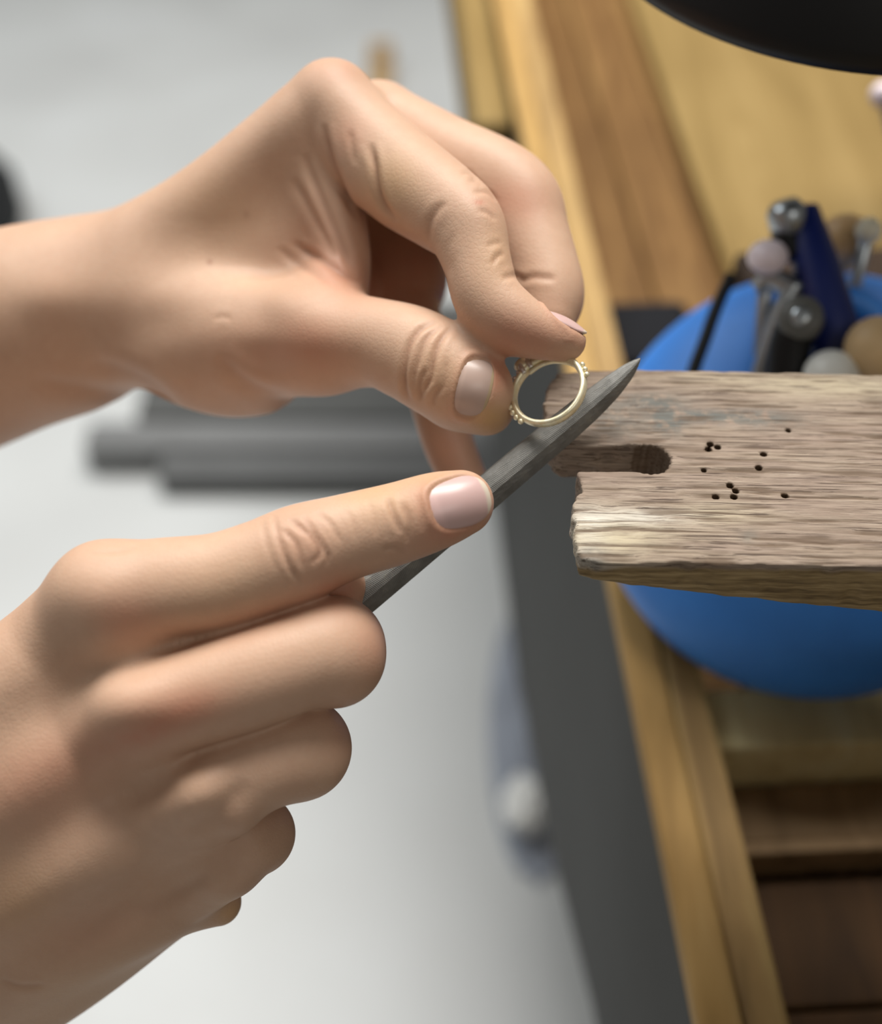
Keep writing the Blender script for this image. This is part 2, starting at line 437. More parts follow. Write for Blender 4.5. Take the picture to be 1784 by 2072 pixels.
def nail(fr, hand, mat, lift=0.25, free=0.84):
    surf, A, B, Nn, L, Wd = fr
    rv = Wd * 0.62; ru = L * 1.5
    nu, nv = 32, 24; V = []; fe = []; lun = []
    for i in range(nu + 1):
        u = -math.cos(math.pi * i / nu)
        wu = max((1 - abs(u) ** 2.8) ** (1 / 2.8), 0.02)
        for j in range(nv + 1):
            v = (-1 + 2 * j / nv) * wu
            x_ = u * L / 2; y_ = v * Wd / 2
            hz = -(rv - math.sqrt(max(rv * rv - y_ * y_, 0.01))) - (ru - math.sqrt(max(ru * ru - x_ * x_, 0.01))) + lift
            V.append(surf + A * x_ + B * y_ + Nn * hz)
            ex = max(u, 0) + 0.10 * v * v
            fe.append(float(sm01((ex - free + 0.03) / 0.05))); lun.append(float(sm01((-0.60 - u + 0.15 * v * v) * 5)))
    V = np.array(V); nn = (nv + 1)
    F = [(i * nn + j, (i + 1) * nn + j, (i + 1) * nn + j + 1, i * nn + j + 1) for i in range(nu) for j in range(nv)]
    n0 = len(V); allV = np.vstack([V, V - Nn * 0.45])
    F += [tuple(q + n0 for q in f[::-1]) for f in F]
    rim = [j for j in range(nn)] + [i * nn + nv for i in range(1, nu + 1)] + [nu * nn + j for j in range(nv - 1, -1, -1)] + [i * nn for i in range(nu - 1, 0, -1)]
    F += [(rim[k], rim[(k + 1) % len(rim)], rim[(k + 1) % len(rim)] + n0, rim[k] + n0) for k in range(len(rim))]
    o = link_mesh('fingernail', c2w(allV) - np.array(hand.location), F, mat, parent=hand)
    set_attr(o, 'free_edge', np.array(fe + fe)); set_attr(o, 'lunula', np.array(lun + lun))
    bm = bmesh.new(); bm.from_mesh(o.data); bmesh.ops.recalc_face_normals(bm, faces=bm.faces); bm.to_mesh(o.data); bm.free()
    o['label'] = 'pale pink fingernail with a light free edge'
    return o

H_VOX = 0.56
# ---- the hand that holds the file (a right hand seen from its back)
right_groups = [
    ('+', 8.0, 1.0, [
        T((215, 1213, 250, 112), (120, 1305, 256.8, 112), (0, 1420, 257.1, 122), (-310, 1760, 260.5, 150)),
        T((287, 1440, 248.5, 106), (190, 1497, 255.6, 106), (30, 1590, 256.7, 122), (-330, 1860, 269.5, 150)),
        T((395, 1610, 254, 96), (300, 1655, 259.6, 98), (130, 1730, 261.1, 116), (-340, 1960, 277.5, 150)),
        T((455, 1735, 261.9, 80), (370, 1785, 267.5, 84), (220, 1850, 270.5, 104), (-340, 2060, 285.5, 140)),
        T((120, 1420, 281.1, 150), (-200, 1700, 282.1, 190)),
        T((300, 1298, 257, 86), (450, 1268, 261, 62)), T((380, 1520, 260.9, 70), (470, 1475, 264.4, 50)), T((440, 1660, 266.4, 60), (510, 1625, 269.6, 40)),
        T((350, 1785, 280.5, 97), (100, 1930, 288.5, 135), (-250, 2110, 295.5, 165)),
        T((-310, 1850, 275.5, 275), (-800, 2280, 295.5, 300), (-1250, 2650, 310.5, 330)),
    ]),
    # index finger, stretched along the file
    ('+', 2.0, 4.0, [T((215, 1213, 250, 114), (330, 1193, 250, 105), (440, 1178, 250, 100), (530, 1148, 250, 97), (605, 1120, 251, 98), (690, 1090, 252, 88), (800, 1060, 254, 83), (880, 1034, 255, 78), (932, 1018, 256, 67))]),
    # middle finger, bent at its second joint
    ('+', 4.0, 1.6, [T((287, 1440, 248.5, 106), (380, 1412, 247.4, 106), (520, 1368, 247.8, 103), (620, 1332, 250, 100), (668, 1318, 253.4, 98)), T((682, 1296, 256, 80), (684, 1342, 255.7, 82)),
                     T((668, 1318, 253.4, 98), (690, 1312, 265.6, 88), (675, 1312, 280.6, 78), (600, 1330, 290, 72), (520, 1350, 291.4, 64))]),
    ('+', 4.0, 1.6, [T((395, 1610, 254, 96), (470, 1570, 253.3, 98), (550, 1535, 254.5, 96), (607, 1515, 259.1, 95)),
                     T((607, 1515, 259.1, 95), (625, 1510, 271.2, 82), (605, 1510, 284.2, 74), (520, 1530, 289.6, 68), (450, 1550, 288.9, 60))]),
    ('+', 4.0, 1.6, [T((455, 1735, 261.9, 80), (490, 1700, 261.1, 77), (515, 1688, 265.5, 73)),
                     T((515, 1688, 265.5, 73), (528, 1690, 275.4, 62), (510, 1700, 286.1, 58), (450, 1730, 289.1, 50))]),
    # thumb behind, pressed on the file
    ('+', 4.0, 3.0, [T((-330, 1800, 284, 150), (-80, 1500, 287, 130), (150, 1335, 288, 115), (400, 1240, 281, 95), (560, 1205, 273, 85), (640, 1192, 268, 72), (682, 1188, 267, 58))]),
    ('+', 3.0, 3.0, [T((380, 1765, 275.5, 100), (410, 1800, 274.5, 74), (442, 1826, 273.5, 46))]),
]
R_ = None
right_creases = [
    # second joint of the index finger
    ([(586, 1052), (628, 1086), (645, 1118), (630, 1142)], 6, 0.45, 0.5, R_),
    ([(554, 1042), (566, 1095), (587, 1150), (610, 1180)], 5, 0.35, 0.3, R_),
    ([(612, 1046), (640, 1084), (661, 1120), (660, 1145)], 5, 0.40, 0.4, R_),
    ([(641, 1037), (669, 1062), (690, 1100)], 5, 0.25, 0.2, R_),
    ([(570, 1070), (600, 1105), (612, 1150)], 5, 0.30, 0.3, R_),
    ([(530, 1052), (540, 1100), (560, 1160)], 5, 0.15, 0.1, R_),
    ([(700, 1030), (715, 1060), (722, 1095)], 5, 0.12, 0.1, R_),
    # first joint
    ([(784, 1005), (797, 1045), (812, 1080)], 6, 0.40, 0.45, R_),
    ([(812, 1015), (826, 1055), (824, 1100)], 6, 0.32, 0.3, R_),
    ([(745, 1010), (756, 1045), (762, 1085)], 5, 0.15, 0.1, R_),
    ([(772, 1112), (800, 1108), (825, 1120)], 5, 0.25, 0.2, R_),
    ([(845, 1000), (855, 1035), (852, 1075)], 6, 0.15, 0.1, R_),
    # grooves between the fingers
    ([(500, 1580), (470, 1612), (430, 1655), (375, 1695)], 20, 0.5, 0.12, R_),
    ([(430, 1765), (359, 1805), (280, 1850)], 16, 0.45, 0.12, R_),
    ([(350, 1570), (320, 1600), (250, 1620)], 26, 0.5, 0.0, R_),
    ([(0, 1982), (40, 1996), (95, 1994)], 6, 0.3, 0.25, R_),
    ([(180, 1120), (230, 1118), (290, 1108)], 5, 0.15, 0.1, R_),
]
right_tones = [
    (205, 1195, 70, 55, -20, 0.9, 'h', R_), (268, 1425, 70, 55, -20, 2.6, 'h', R_), (398, 1603, 58, 46, -35, 3.0, 'h', R_), (492, 1682, 46, 50, -40, 2.0, 'h', R_),
    (120, 1275, 60, 110, 20, -1.0, 'h', R_), (215, 1545, 130, 60, -20, -0.8, 'h', R_), (300, 1700, 120, 45, -30, -0.5, 'h', R_), (395, 1510, 80, 40, -15, -0.3, 'h', R_), (340, 1310, 110, 45, -15, -0.7, 'h', R_),
    (600, 1110, 60, 90, 0, 0.5, 'h', R_),
    (255, 1250, 75, 45, 0, 0.75, 'r', R_), (385, 1432, 85, 42, -15, 0.9, 'r', R_), (300, 1480, 90, 35, -20, 0.6, 'r', R_), (170, 1530, 170, 70, -20, 0.55, 'r', R_),
    (760, 1310, 45, 80, 0, 0.55, 'r', R_), (700, 1480, 40, 70, 0, 0.4, 'r', R_), (620, 1110, 60, 70, 0, 0.35, 'r', R_), (900, 1085, 90, 40, -20, 0.7, 'r', R_), (850, 1000, 40, 50, 0, 0.45, 'r', R_),
    (50, 1620, 120, 90, 0, 0.35, 'r', R_), (120, 1890, 160, 70, 0, 0.35, 'r', R_), (550, 1240, 130, 30, -20, 0.5, 'r', R_), (690, 1195, 50, 40, 0, 0.9, 'r', R_),
    (760, 1000, 70, 45, 0, 0.8, 'y', R_), (870, 965, 60, 25, 0, 0.5, 'y', R_), (230, 1990, 200, 60, -25, 0.6, 'y', R_), (470, 1850, 30, 30, 0, 1.0, 'y', R_), (40, 1840, 90, 90, 0, 0.5, 'y', R_), (450, 1200, 120, 60, -15, 0.3, 'y', R_),
]
# ---- the hand that holds the ring (a left hand seen from its thumb side)
left_groups = [
    ('+', 10.0, 1.0, [
        T((672, 212, 300, 86), (440, 412, 312, 92), (250, 560, 325, 125), (100, 640, 335, 165)),
        T((770, 245, 316, 76), (520, 420, 328, 100), (200, 590, 345, 130)),
        T((760, 330, 338, 80), (450, 480, 350, 110), (200, 600, 355, 130)),
        T((690, 420, 354, 80), (420, 540, 360, 110), (200, 620, 358, 130)),
        T((150, 648, 335, 178), (0, 678, 342, 205), (-250, 730, 352, 250), (-700, 820, 372, 300)),
        T((330, 640, 322, 150), (520, 690, 304, 118), (650, 690, 293, 104)),
        E(520, 470, 312, 170, 120, 70, 40), E(600, 450, 309, 120, 150, 55, 15),
        E(455, 745, 316, 150, 92, 90, -12),
    ]),
    # the fold of skin between thumb and index finger
    ('+', 5.0, 12.0, [T((640, 285, 302, 42), (668, 390, 300, 44), (694, 470, 299, 44), (698, 545, 299, 46), (660, 620, 298, 60))]),
    ('+', 2.0, 1.6, [T((672, 212, 300, 86), (735, 290, 296, 95), (815, 362, 289, 97), (890, 415, 282, 90), (940, 458, 277, 81), (965, 530, 273, 69), (985, 600, 271, 69), (1030, 648, 270, 67), (1088, 674, 270, 53), (1143, 690, 271, 42))]),
    ('+', 2.0, 1.8, [T((770, 245, 316, 76), (900, 325, 308, 88), (1000, 370, 302, 88), (1048, 412, 299, 88), (1070, 475, 296, 82), (1090, 535, 293, 79), (1107, 595, 290, 75), (1108, 640, 287, 58))]),
    ('+', 2.0, 2.0, [T((760, 330, 338, 78), (900, 400, 333, 80), (1010, 450, 328, 76), (1030, 540, 322, 66), (1040, 620, 315, 58), (1050, 670, 305, 46))]),
    ('+', 2.0, 2.0, [T((690, 420, 354, 78), (800, 480, 350, 90), (833, 560, 343, 74), (836, 625, 338, 54), (868, 750, 328, 55), (905, 890, 318, 52), (945, 985, 312, 46))]),
    ('+', 3.0, 4.0, [E(745, 545, 352, 105, 130, 70, 0), T((600, 560, 345, 110), (700, 620, 345, 90))]),
    ('+', 3.0, 4.0, [T((650, 690, 293, 104), (760, 694, 285, 90), (830, 715, 281, 96), (885, 745, 278, 98), (932, 775, 276, 92), (958, 790, 275, 81)), T((930, 800, 280, 70), (985, 825, 279, 56))]),
]
left_creases = [
    ([(655, 250), (660, 290), (670, 328), (688, 370), (707, 414), (728, 450)], 7, 0.7, 0.55, R_),
    ([(750, 290), (757, 333), (763, 377), (776, 414), (802, 450)], 7, 0.8, 0.6, R_),
    ([(708, 262), (712, 300), (718, 335)], 7, 0.25, 0.1, R_),
    ([(615, 310), (637, 370), (660, 425), (682, 475), (705, 530), (722, 560)], 9, 0.7, 0.35, R_),
    ([(590, 360), (628, 427), (655, 475), (682, 525)], 9, 0.5, 0.25, R_),
    ([(590, 490), (651, 528), (700, 560), (730, 572)], 7, 0.5, 0.35, R_),
    ([(560, 500), (610, 540), (670, 575)], 7, 0.3, 0.2, R_),
    ([(902, 408), (884, 426), (868, 455), (866, 490)], 8, 0.35, 0.3, R_),
    ([(955, 390), (985, 390), (1005, 408)], 5, 0.22, 0.3, R_), ([(965, 428), (985, 432), (1002, 446)], 5, 0.2, 0.25, R_),
    ([(930, 350), (950, 352), (965, 372)], 5, 0.2, 0.2, R_), ([(945, 372), (958, 365), (975, 380)], 5, 0.15, 0.2, R_),
    ([(995, 536), (1005, 520), (1020, 512)], 5, 0.25, 0.3, R_), ([(985, 500), (1000, 492), (1015, 492)], 5, 0.15, 0.15, R_),
    ([(1015, 563), (1042, 558), (1062, 570)], 6, 0.28, 0.3, R_), ([(1050, 572), (1078, 561), (1125, 565)], 7, 0.32, 0.3, (280, 320)),
    ([(918, 470), (905, 510), (912, 560)], 8, 0.15, 0.0, R_),
    # thumb joint
    ([(887, 650), (851, 667), (829, 698), (819, 742), (819, 786), (829, 812)], 6, 0.60, 0.6, R_),
    ([(897, 657), (864, 684), (848, 722), (838, 760), (836, 790)], 6, 0.50, 0.45, R_),
    ([(913, 660), (890, 690), (876, 730), (868, 771), (850, 802)], 6, 0.65, 0.65, R_),
    ([(862, 745), (848, 783), (852, 812)], 6, 0.45, 0.5, R_), ([(905, 725), (899, 771), (890, 800)], 6, 0.25, 0.2, R_), ([(890, 780), (876, 808), (880, 822)], 6, 0.3, 0.3, R_),
    # ball of the thumb, wrist tendons
    ([(435, 725), (500, 780), (590, 812)], 14, 0.9, 0.2, R_), ([(180, 735), (275, 765), (360, 828)], 16, 1.0, 0.15, R_), ([(60, 770), (180, 790), (280, 800)], 16, 0.8, 0.1, R_),
    ([(430, 648), (445, 640), (470, 645)], 6, 0.15, 0.15, R_),
]
left_tones = [
    (100, 600, 85, 60, 0, 1.6, 'h', R_), (300, 655, 110, 60, -10, -1.3, 'h', R_), (545, 600, 110, 40, 20, 0.9, 'h', R_), (650, 680, 60, 60, 0, 0.8, 'h', R_), (500, 420, 110, 80, -40, -0.8, 'h', R_),
    (600, 340, 60, 90, 20, -0.6, 'h', R_), (672, 190, 50, 45, 0, 0.8, 'h', R_), (540, 730, 90, 35, 10, -1.0, 'h', R_), (950, 425, 50, 40, 40, 0.6, 'h', R_),
    (690, 560, 70, 45, 30, 0.8, 'r', R_), (640, 480, 60, 90, -30, 0.35, 'r', R_), (705, 275, 40, 45, 0, 0.5, 'r', R_), (690, 140, 60, 30, 0, 0.4, 'r', R_),
    (1060, 685, 90, 45, 20, 0.95, 'r', (250, 283)), (1120, 640, 60, 60, 0, 0.35, 'r', (284, 330)), (1055, 405, 55, 45, 0, 0.7, 'r', (284, 330)), (1000, 405, 25, 40, 0, 0.3, 'r', R_),
    (968, 412, 10, 6, 0, 1.2, 'r', R_), (640, 690, 80, 45, 20, 0.6, 'r', R_), (560, 720, 120, 50, 10, 0.45, 'r', R_), (1015, 755, 26, 48, 0, 1.0, 'r', (250, 290)), (905, 910, 60, 80, 0, 0.6, 'r', (300, 340)),
    (800, 550, 120, 120, 0, 0.9, 'r', (305, 380)),
    (790, 370, 60, 70, 0, 0.8, 'y', R_), (1000, 850, 40, 30, 0, 1.3, 'y', (250, 290)), (970, 830, 30, 40, 0, 0.6, 'y', (250, 290)), (450, 420, 110, 90, 0, 0.35, 'y', R_), (1000, 520, 40, 60, 0, 0.5, 'y', (250, 284)), (880, 760, 70, 60, 0, 0.4, 'y', R_),
    (424, 530, 6, 6, 0, 0.9, 'c', R_), (497, 435, 7, 9, 0, 0.4, 'c', R_),
]
right_nails = [(cs(935, 1013, 248), cs(1000, 993, 249), (0.10, 0.18, 0.98), 13.8, 10.8, NAIL, 0.30)]
left_nails = [(cs(959, 785, 268), cs(1010, 798, 268), (0.05, 0.02, 1.0), 7.8, 13.8, NAIL_Y, 0.25),
              (cs(1132, 662, 271), cs(1185, 690, 272), (0.52, 0.82, 0.12), 11.5, 8.4, NAIL, 0.25)]
rb = W(-310, 1850, 275)
hand_r = build_hand('hand', 'nearer hand, seen from its back, index finger stretched along the dark file', right_groups,
    np.array([-225, -222, -362.]), np.array([30, 18, -215.]), H_VOX, right_creases, right_tones, rb, right_nails, cs(-1250, 2650, 315) - cs(-310, 1850, 280))
lb = W(-100, 680, 345)
hand_l = build_hand('hand', 'farther hand pinching the gold ring between thumb and bent index finger', left_groups,
    np.array([-215, -60, -430.]), np.array([60, 125, -245.]), H_VOX, left_creases, left_tones, lb, left_nails, cs(-700, 820, 372) - cs(-250, 730, 352))

# ------------------------------------------------------------------ bench pin (worn wood, sculpted with its slot, hole and drill marks)
_rng = np.random.default_rng(7)
_tab = _rng.random((256, 256)).astype(np.float32)
def vnoise(x, y, s=0):
    x = np.asarray(x, np.float32) + 37.3 * s; y = np.asarray(y, np.float32) + 91.7 * s
    xi = np.floor(x).astype(int); yi = np.floor(y).astype(int); fx = x - xi; fy = y - yi
    fx = fx * fx * (3 - 2 * fx); fy = fy * fy * (3 - 2 * fy)
    a = _tab[xi & 255, yi & 255]; b = _tab[(xi + 1) & 255, yi & 255]; c = _tab[xi & 255, (yi + 1) & 255]; d = _tab[(xi + 1) & 255, (yi + 1) & 255]
    return (a * (1 - fx) + b * fx) * (1 - fy) + (c * (1 - fx) + d * fx) * fy
PO = Q(1160, 950, ZT)
_e = (Q(1784, 758, ZT) - Q(1200, 746, ZT)); PYAW = math.atan2(_e[1], _e[0])
PX = np.array([math.cos(PYAW), math.sin(PYAW), 0]); PY = np.array([-math.sin(PYAW), math.cos(PYAW), 0])
def pl(px, py):
    q = (Q(px, py, ZT) - PO) * 1000
    return np.array([q @ PX, q @ PY])
outline = [np.array([101.0, pl(2200, 768)[1]])] + [pl(*p) for p in [ (1784, 757), (1500, 750), (1300, 746), (1190, 745), (1130, 753), (1108, 778), (1101, 820), (1108, 868), (1132, 902),
    (1150, 935), (1166, 952), (1172, 972), (1176, 990), (1167, 1005), (1158, 1018), (1158, 1042), (1165, 1062), (1159, 1082), (1166, 1110), (1173, 1128), (1205, 1136), (1400, 1139), (1784, 1146)]] + [np.array([101.0, pl(2200, 1156)[1]])]
def poly_sdf(X, poly):
    P = np.array(poly, np.float32); d = np.full(len(X), 1e9, np.float32); s = np.ones(len(X), np.float32)
    for i in range(len(P)):
        a = P[i]; b = P[i - 1]; e = b - a; w = X - a
        t = np.clip((w @ e) / (e @ e), 0, 1); q = w - t[:, None] * e; d = np.minimum(d, (q ** 2).sum(1))
        c1 = X[:, 1] >= a[1]; c2 = X[:, 1] < b[1]; c3 = e[0] * w[:, 1] > e[1] * w[:, 0]
        fl = (c1 & c2 & c3) | (~c1 & ~c2 & ~c3); s[fl] *= -1
    return s * np.sqrt(d)
hole_c = pl(1313, 927); hole_r = (pl(1357, 927)[0] - pl(1270, 927)[0]) / 2
sl_far = pl(1200, 898)[1]; sl_near = pl(1200, 951)[1]
drills = [pl(*p) for p in [(1437, 897), (1433, 907), (1452, 903), (1545, 918), (1595, 870), (1424, 950), (1535, 945), (1477, 981), (1488, 992), (1485, 1004), (1448, 1004), (1588, 1001)]]
def pin_fn(X):
    x, y, z = X[:, 0], X[:, 1], X[:, 2]
    wy = y + 0.5 * (vnoise(x / 12, y / 6, 3) - .5) * 2; wz = y * 0.8 - z + 0.6 * vnoise(x / 10, z / 4, 5)
    up = np.clip((z + 1.6) / 1.2, 0, 1)
    cA = np.clip((vnoise(x / 11, wy / 0.85, 1) - .60) / .25, 0, 1) * 0.34 * (0.15 + 1.2 * vnoise(x / 25, y / 9, 12)) + np.clip((vnoise(x / 5, wy / 0.5, 2) - .6) / .3, 0, 1) * 0.13
    cB = np.clip((vnoise(x / 9, wz / 1.1, 8) - .6) / .3, 0, 1) * 0.22 + vnoise(x / 4, wz / 0.7, 9) * 0.16
    grain = cA * up + cB * (1 - up)
    end = np.clip((7 - x) / 9, 0, 1)
    rag = end * (vnoise(y / 1.3, z / 2.5, 11) - .5) * 1.1 + (vnoise(x / 3, z / 3, 14) - .5) * 0.5
    side = poly_sdf(X[:, :2], outline) + rag
    dip = 0.5 * np.exp(-((x - 6) / 12) ** 2) * vnoise(x / 4, y / 4, 4)
    top = z + dip * 1.2 + 0.35 * (vnoise(x / 9, y / 5, 6) - .5)
    th = 7.0 + 4.5 * np.clip((y + 20) / 14, 0, 1) + 0.19 * np.maximum(x - 2, 0) - 0.0007 * np.maximum(x, 0) ** 2
    bot = -z - th
    d = smax(smax(side, top, 0.9), bot, 2.5) + grain
    slotw = np.maximum(np.maximum(sl_near - y + 0.8 * (vnoise(x / 5, z / 3, 15) - .5), y - sl_far + 1.2 * (vnoise(x / 4, z / 2, 16) - .5)), x - hole_c[0])
    hr = hole_r + 0.30 * np.sin(np.arctan2(y - hole_c[1], x - hole_c[0]) * 19) * (vnoise(x, y, 17)) + 0.05 * z * 0.5
    hole = np.hypot(x - hole_c[0], y - hole_c[1]) - hr
    d = smax(d, -smin(slotw, hole, 0.8), 0.7)
    for k, c in enumerate(drills):
        r = 0.82 if k not in (4, 5) else 0.66
        h = np.maximum(np.hypot(x - c[0], y - c[1]) - r, -z - 4.5)
        d = np.maximum(d, -h)
    return d.astype(np.float32)
V, Fq = sculpt(pin_fn, np.array([-10.0, -33, -27]), np.array([104, 44, 3.]), 0.36, coarse=3)
Np = mesh_normals(V, Fq)
def wood_pin_material():
    t = NT('pin_wood'); 
    v = t.coord((60, 900, 900)); v2 = t.coord((25, 260, 260)); v3 = t.coord((1, 1, 1))
    streak = t.noise(v, 1.0, 5, 0.65, 0.3); broad = t.noise(v2, 1.0, 4, 0.6); blot = t.noise(v3, 70, 3)
    top = t.ramp(streak, [(0.22, (0.08, 0.052, 0.034)), (0.40, (0.215, 0.158, 0.112)), (0.56, (0.32, 0.25, 0.186)), (0.78, (0.44, 0.36, 0.275))])
    top = t.mix(t.ramp(broad, [(0.35, (0, 0, 0)), (0.7, (0.75, 0.75, 0.75))]), top, (0.265, 0.193, 0.152))
    top = t.mix(t.math('MULTIPLY', t.attr('pale'), t.ramp(streak, [(0.3, (0.2, 0.2, 0.2)), (0.5, (1, 1, 1))])), top, (0.50, 0.43, 0.29))
    top = t.mix(t.math('MULTIPLY', t.attr('white'), t.ramp(streak, [(0.35, (0, 0, 0)), (0.5, (1, 1, 1))])), top, (0.62, 0.58, 0.50))
    top = t.mix(t.math('MULTIPLY', t.attr('stain'), t.ramp(t.noise(v3, 330, 4), [(0.32, (0, 0, 0)), (0.52, (1, 1, 1))])), top, (0.125, 0.128, 0.115))
    crack = t.noise(t.coord((45, 2300, 2300)), 1.0, 3, 0.6, 0.2); crack2 = t.noise(t.coord((110, 1500, 1500)), 1.0, 4, 0.7, 0.5)
    top = t.mix(t.ramp(crack, [(0.56, (0, 0, 0)), (0.62, (0.9, 0.9, 0.9))]), top, (0.06, 0.036, 0.024))
    fineg = t.noise(t.coord((160, 4200, 4200)), 1.0, 3, 0.6); top = t.mix(t.ramp(fineg, [(0.52, (0, 0, 0)), (0.68, (0.6, 0.6, 0.6))]), top, (0.12, 0.085, 0.062))
    top = t.mix(t.ramp(crack2, [(0.60, (0, 0, 0)), (0.72, (0.5, 0.5, 0.5))]), top, (0.52, 0.44, 0.35))
    side = t.ramp(streak, [(0.25, (0.09, 0.056, 0.024)), (0.5, (0.25, 0.172, 0.078)), (0.66, (0.38, 0.275, 0.135)), (0.8, (0.55, 0.44, 0.26))])
    c = t.mix(t.attr('side'), top, side)
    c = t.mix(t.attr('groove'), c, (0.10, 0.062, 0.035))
    t.bump(streak, 0.5, 0.0005); t.bump(t.noise(v3, 900, 4), 0.2, 0.0003)
    return t.fin(c, 0.72, 0, 0.3)
PINW = wood_pin_material()
pm = bpy.data.meshes.new
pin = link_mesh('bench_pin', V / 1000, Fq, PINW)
pin.location = PO; pin.rotation_euler = (0, 0, PYAW)
x, y, z = V.T
def pgauss(px, py, rx, ry):
    c = pl(px, py); return np.exp(-((x - c[0]) / rx) ** 2 - ((y - c[1]) / ry) ** 2)
topness = np.clip((Np[:, 2] - 0.25) / 0.35, 0, 1) * np.clip((z + 3.5) / 1.5, 0, 1)
lowleft = np.clip((10 - x) / 6, 0, 1)
yf = np.interp(x, [pl(1170, 1130)[0], pl(1784, 1146)[0]], [pl(1170, 1130)[1], pl(1784, 1146)[1]])
sd = np.clip((-z - 1.2 - 1.5 * lowleft + 0.6 * (vnoise(x / 3, y / 3, 31) - .5)) / 1.2, 0, 1) * np.clip((yf + 6 - y) / 1.0, 0, 1)
set_attr(pin, 'side', sd)
set_attr(pin, 'pale', np.clip(0.95 * pgauss(1210, 1080, 14, 6.5) + 0.5 * pgauss(1450, 1040, 10, 4) + 0.5 * pgauss(1600, 770, 35, 3) + 0.4 * pgauss(1700, 790, 22, 4), 0, 1) * (z > -6))
set_attr(pin, 'white', np.clip(0.75 * pgauss(1280, 1045, 11, 2.6) + 0.7 * pgauss(1190, 1060, 4, 5) + 0.6 * pgauss(1180, 1135, 4, 5), 0, 1) * (z > -7))
set_attr(pin, 'stain', np.clip(1.2 * pgauss(1350, 850, 4.0, 5) + 0.9 * pgauss(1420, 842, 7, 2.4) + 0.9 * pgauss(1535, 845, 10, 3.2) + 0.8 * pgauss(1320, 810, 9, 3) + 0.7 * pgauss(1240, 850, 8, 7) + 0.6 * pgauss(1200, 1130, 3, 4) + 0.5 * pgauss(1515, 1085, 2, 2), 0, 1))
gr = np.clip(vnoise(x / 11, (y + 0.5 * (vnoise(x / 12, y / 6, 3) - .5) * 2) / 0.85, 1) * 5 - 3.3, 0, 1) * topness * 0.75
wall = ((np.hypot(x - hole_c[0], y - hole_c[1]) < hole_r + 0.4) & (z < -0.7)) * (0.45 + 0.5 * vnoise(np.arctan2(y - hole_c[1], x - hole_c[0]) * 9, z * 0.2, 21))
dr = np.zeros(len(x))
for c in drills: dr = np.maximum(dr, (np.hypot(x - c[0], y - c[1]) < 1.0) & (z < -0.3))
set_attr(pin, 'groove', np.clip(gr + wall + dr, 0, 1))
tag(pin, 'worn grey-brown wooden bench pin with a slot, a round hole and small drill marks', 'bench pin')

# ------------------------------------------------------------------ the ring
def gold_material():
    t = NT('gold'); v = t.coord(); n = t.noise(v, 900, 3)
    t.bump(n, 0.12, 0.0002)
    return t.fin(t.ramp(n, [(0.3, (0.82, 0.72, 0.46)), (0.7, (0.93, 0.87, 0.66))]), 0.42, 0.6, 0.5)
GOLD = gold_material(); SILV = plain('pale_metal', (0.80, 0.80, 0.78), 0.28, 0.9, 0.08, 500)
rc = cs(1109, 789, 270.5); raxis = np.array([-0.44, 0.38, 0.81]); raxis /= np.linalg.norm(raxis)
r_x = np.cross([0, 1, 0], raxis); r_x /= np.linalg.norm(r_x); r_y = np.cross(raxis, r_x)
ring = empty('finger_ring', c2w(rc)); tag(ring, 'small gold ring with beaded shoulders held at the end of the bench pin', 'ring')
RB = np.array(ring.location)
def rp(ang, rad, zz):                       # ring space: angle seen from the camera (0 right, 90 up), radius mm, height to the camera mm
    a = math.radians(ang); return c2w(rc + r_x * rad * math.cos(a) + r_y * rad * math.sin(a) + raxis * zz) - RB
prof = [(7.95, -1.0), (7.85, -0.5), (7.8, 0.0), (7.85, 0.55), (8.0, 0.95), (8.45, 1.15), (8.95, 0.95), (9.15, 0.4), (9.2, -0.2), (9.1, -0.8), (8.7, -1.1)]
nv_, Vr, Fr = len(prof), [], []
for i in range(140):
    an = 360 * i / 140
    hv = 1.0 + 0.35 * max(0, math.cos(math.radians(an - 100))) ** 2        # a little heavier towards the head
    for r, zz in prof: Vr.append(rp(an, 8.6 + (r - 8.6) * hv, zz * hv))
for i in range(140):
    for k in range(nv_): Fr.append((i * nv_ + k, ((i + 1) % 140) * nv_ + k, ((i + 1) % 140) * nv_ + (k + 1) % nv_, i * nv_ + (k + 1) % nv_))
def fixn(o):
    bm = bmesh.new(); bm.from_mesh(o.data); bmesh.ops.recalc_face_normals(bm, faces=bm.faces); bm.to_mesh(o.data); bm.free(); return o
fixn(link_mesh('band', Vr, Fr, GOLD, ring))
def ball(name, c, r, mat, parent, sub=2, sc=(1, 1, 1)):
    bm = bmesh.new(); bmesh.ops.create_icosphere(bm, subdivisions=sub, radius=r)
    bmesh.ops.scale(bm, vec=Vector(sc), verts=bm.verts)
    return bm_obj(name, bm, mat, parent, smooth=True, loc=c)
for an in (206, 216, 226, 236): ball('bead', rp(an, 9.55, 0.35), 0.00072, GOLD, ring)
for an in (20, 29, 38): ball('bead', rp(an, 9.5, 0.35), 0.00068, GOLD, ring)
for an in (150, 160, 170, 180, 190): ball('bead', rp(an, 9.35, 0.55), 0.00058, SILV, ring)
# head of the ring
hc = rp(138, 9.6, -0.2); hd = rp(138, 11.0, -0.2) - hc
lathe('bezel', [(0, 0.0016), (0.0014, 0.0017), (0.0019, 0.0015), (0.0019, -0.0002), (0.0013, -0.0014), (0, -0.0016)], GOLD, ring, 24, frame_at(hc, hd))
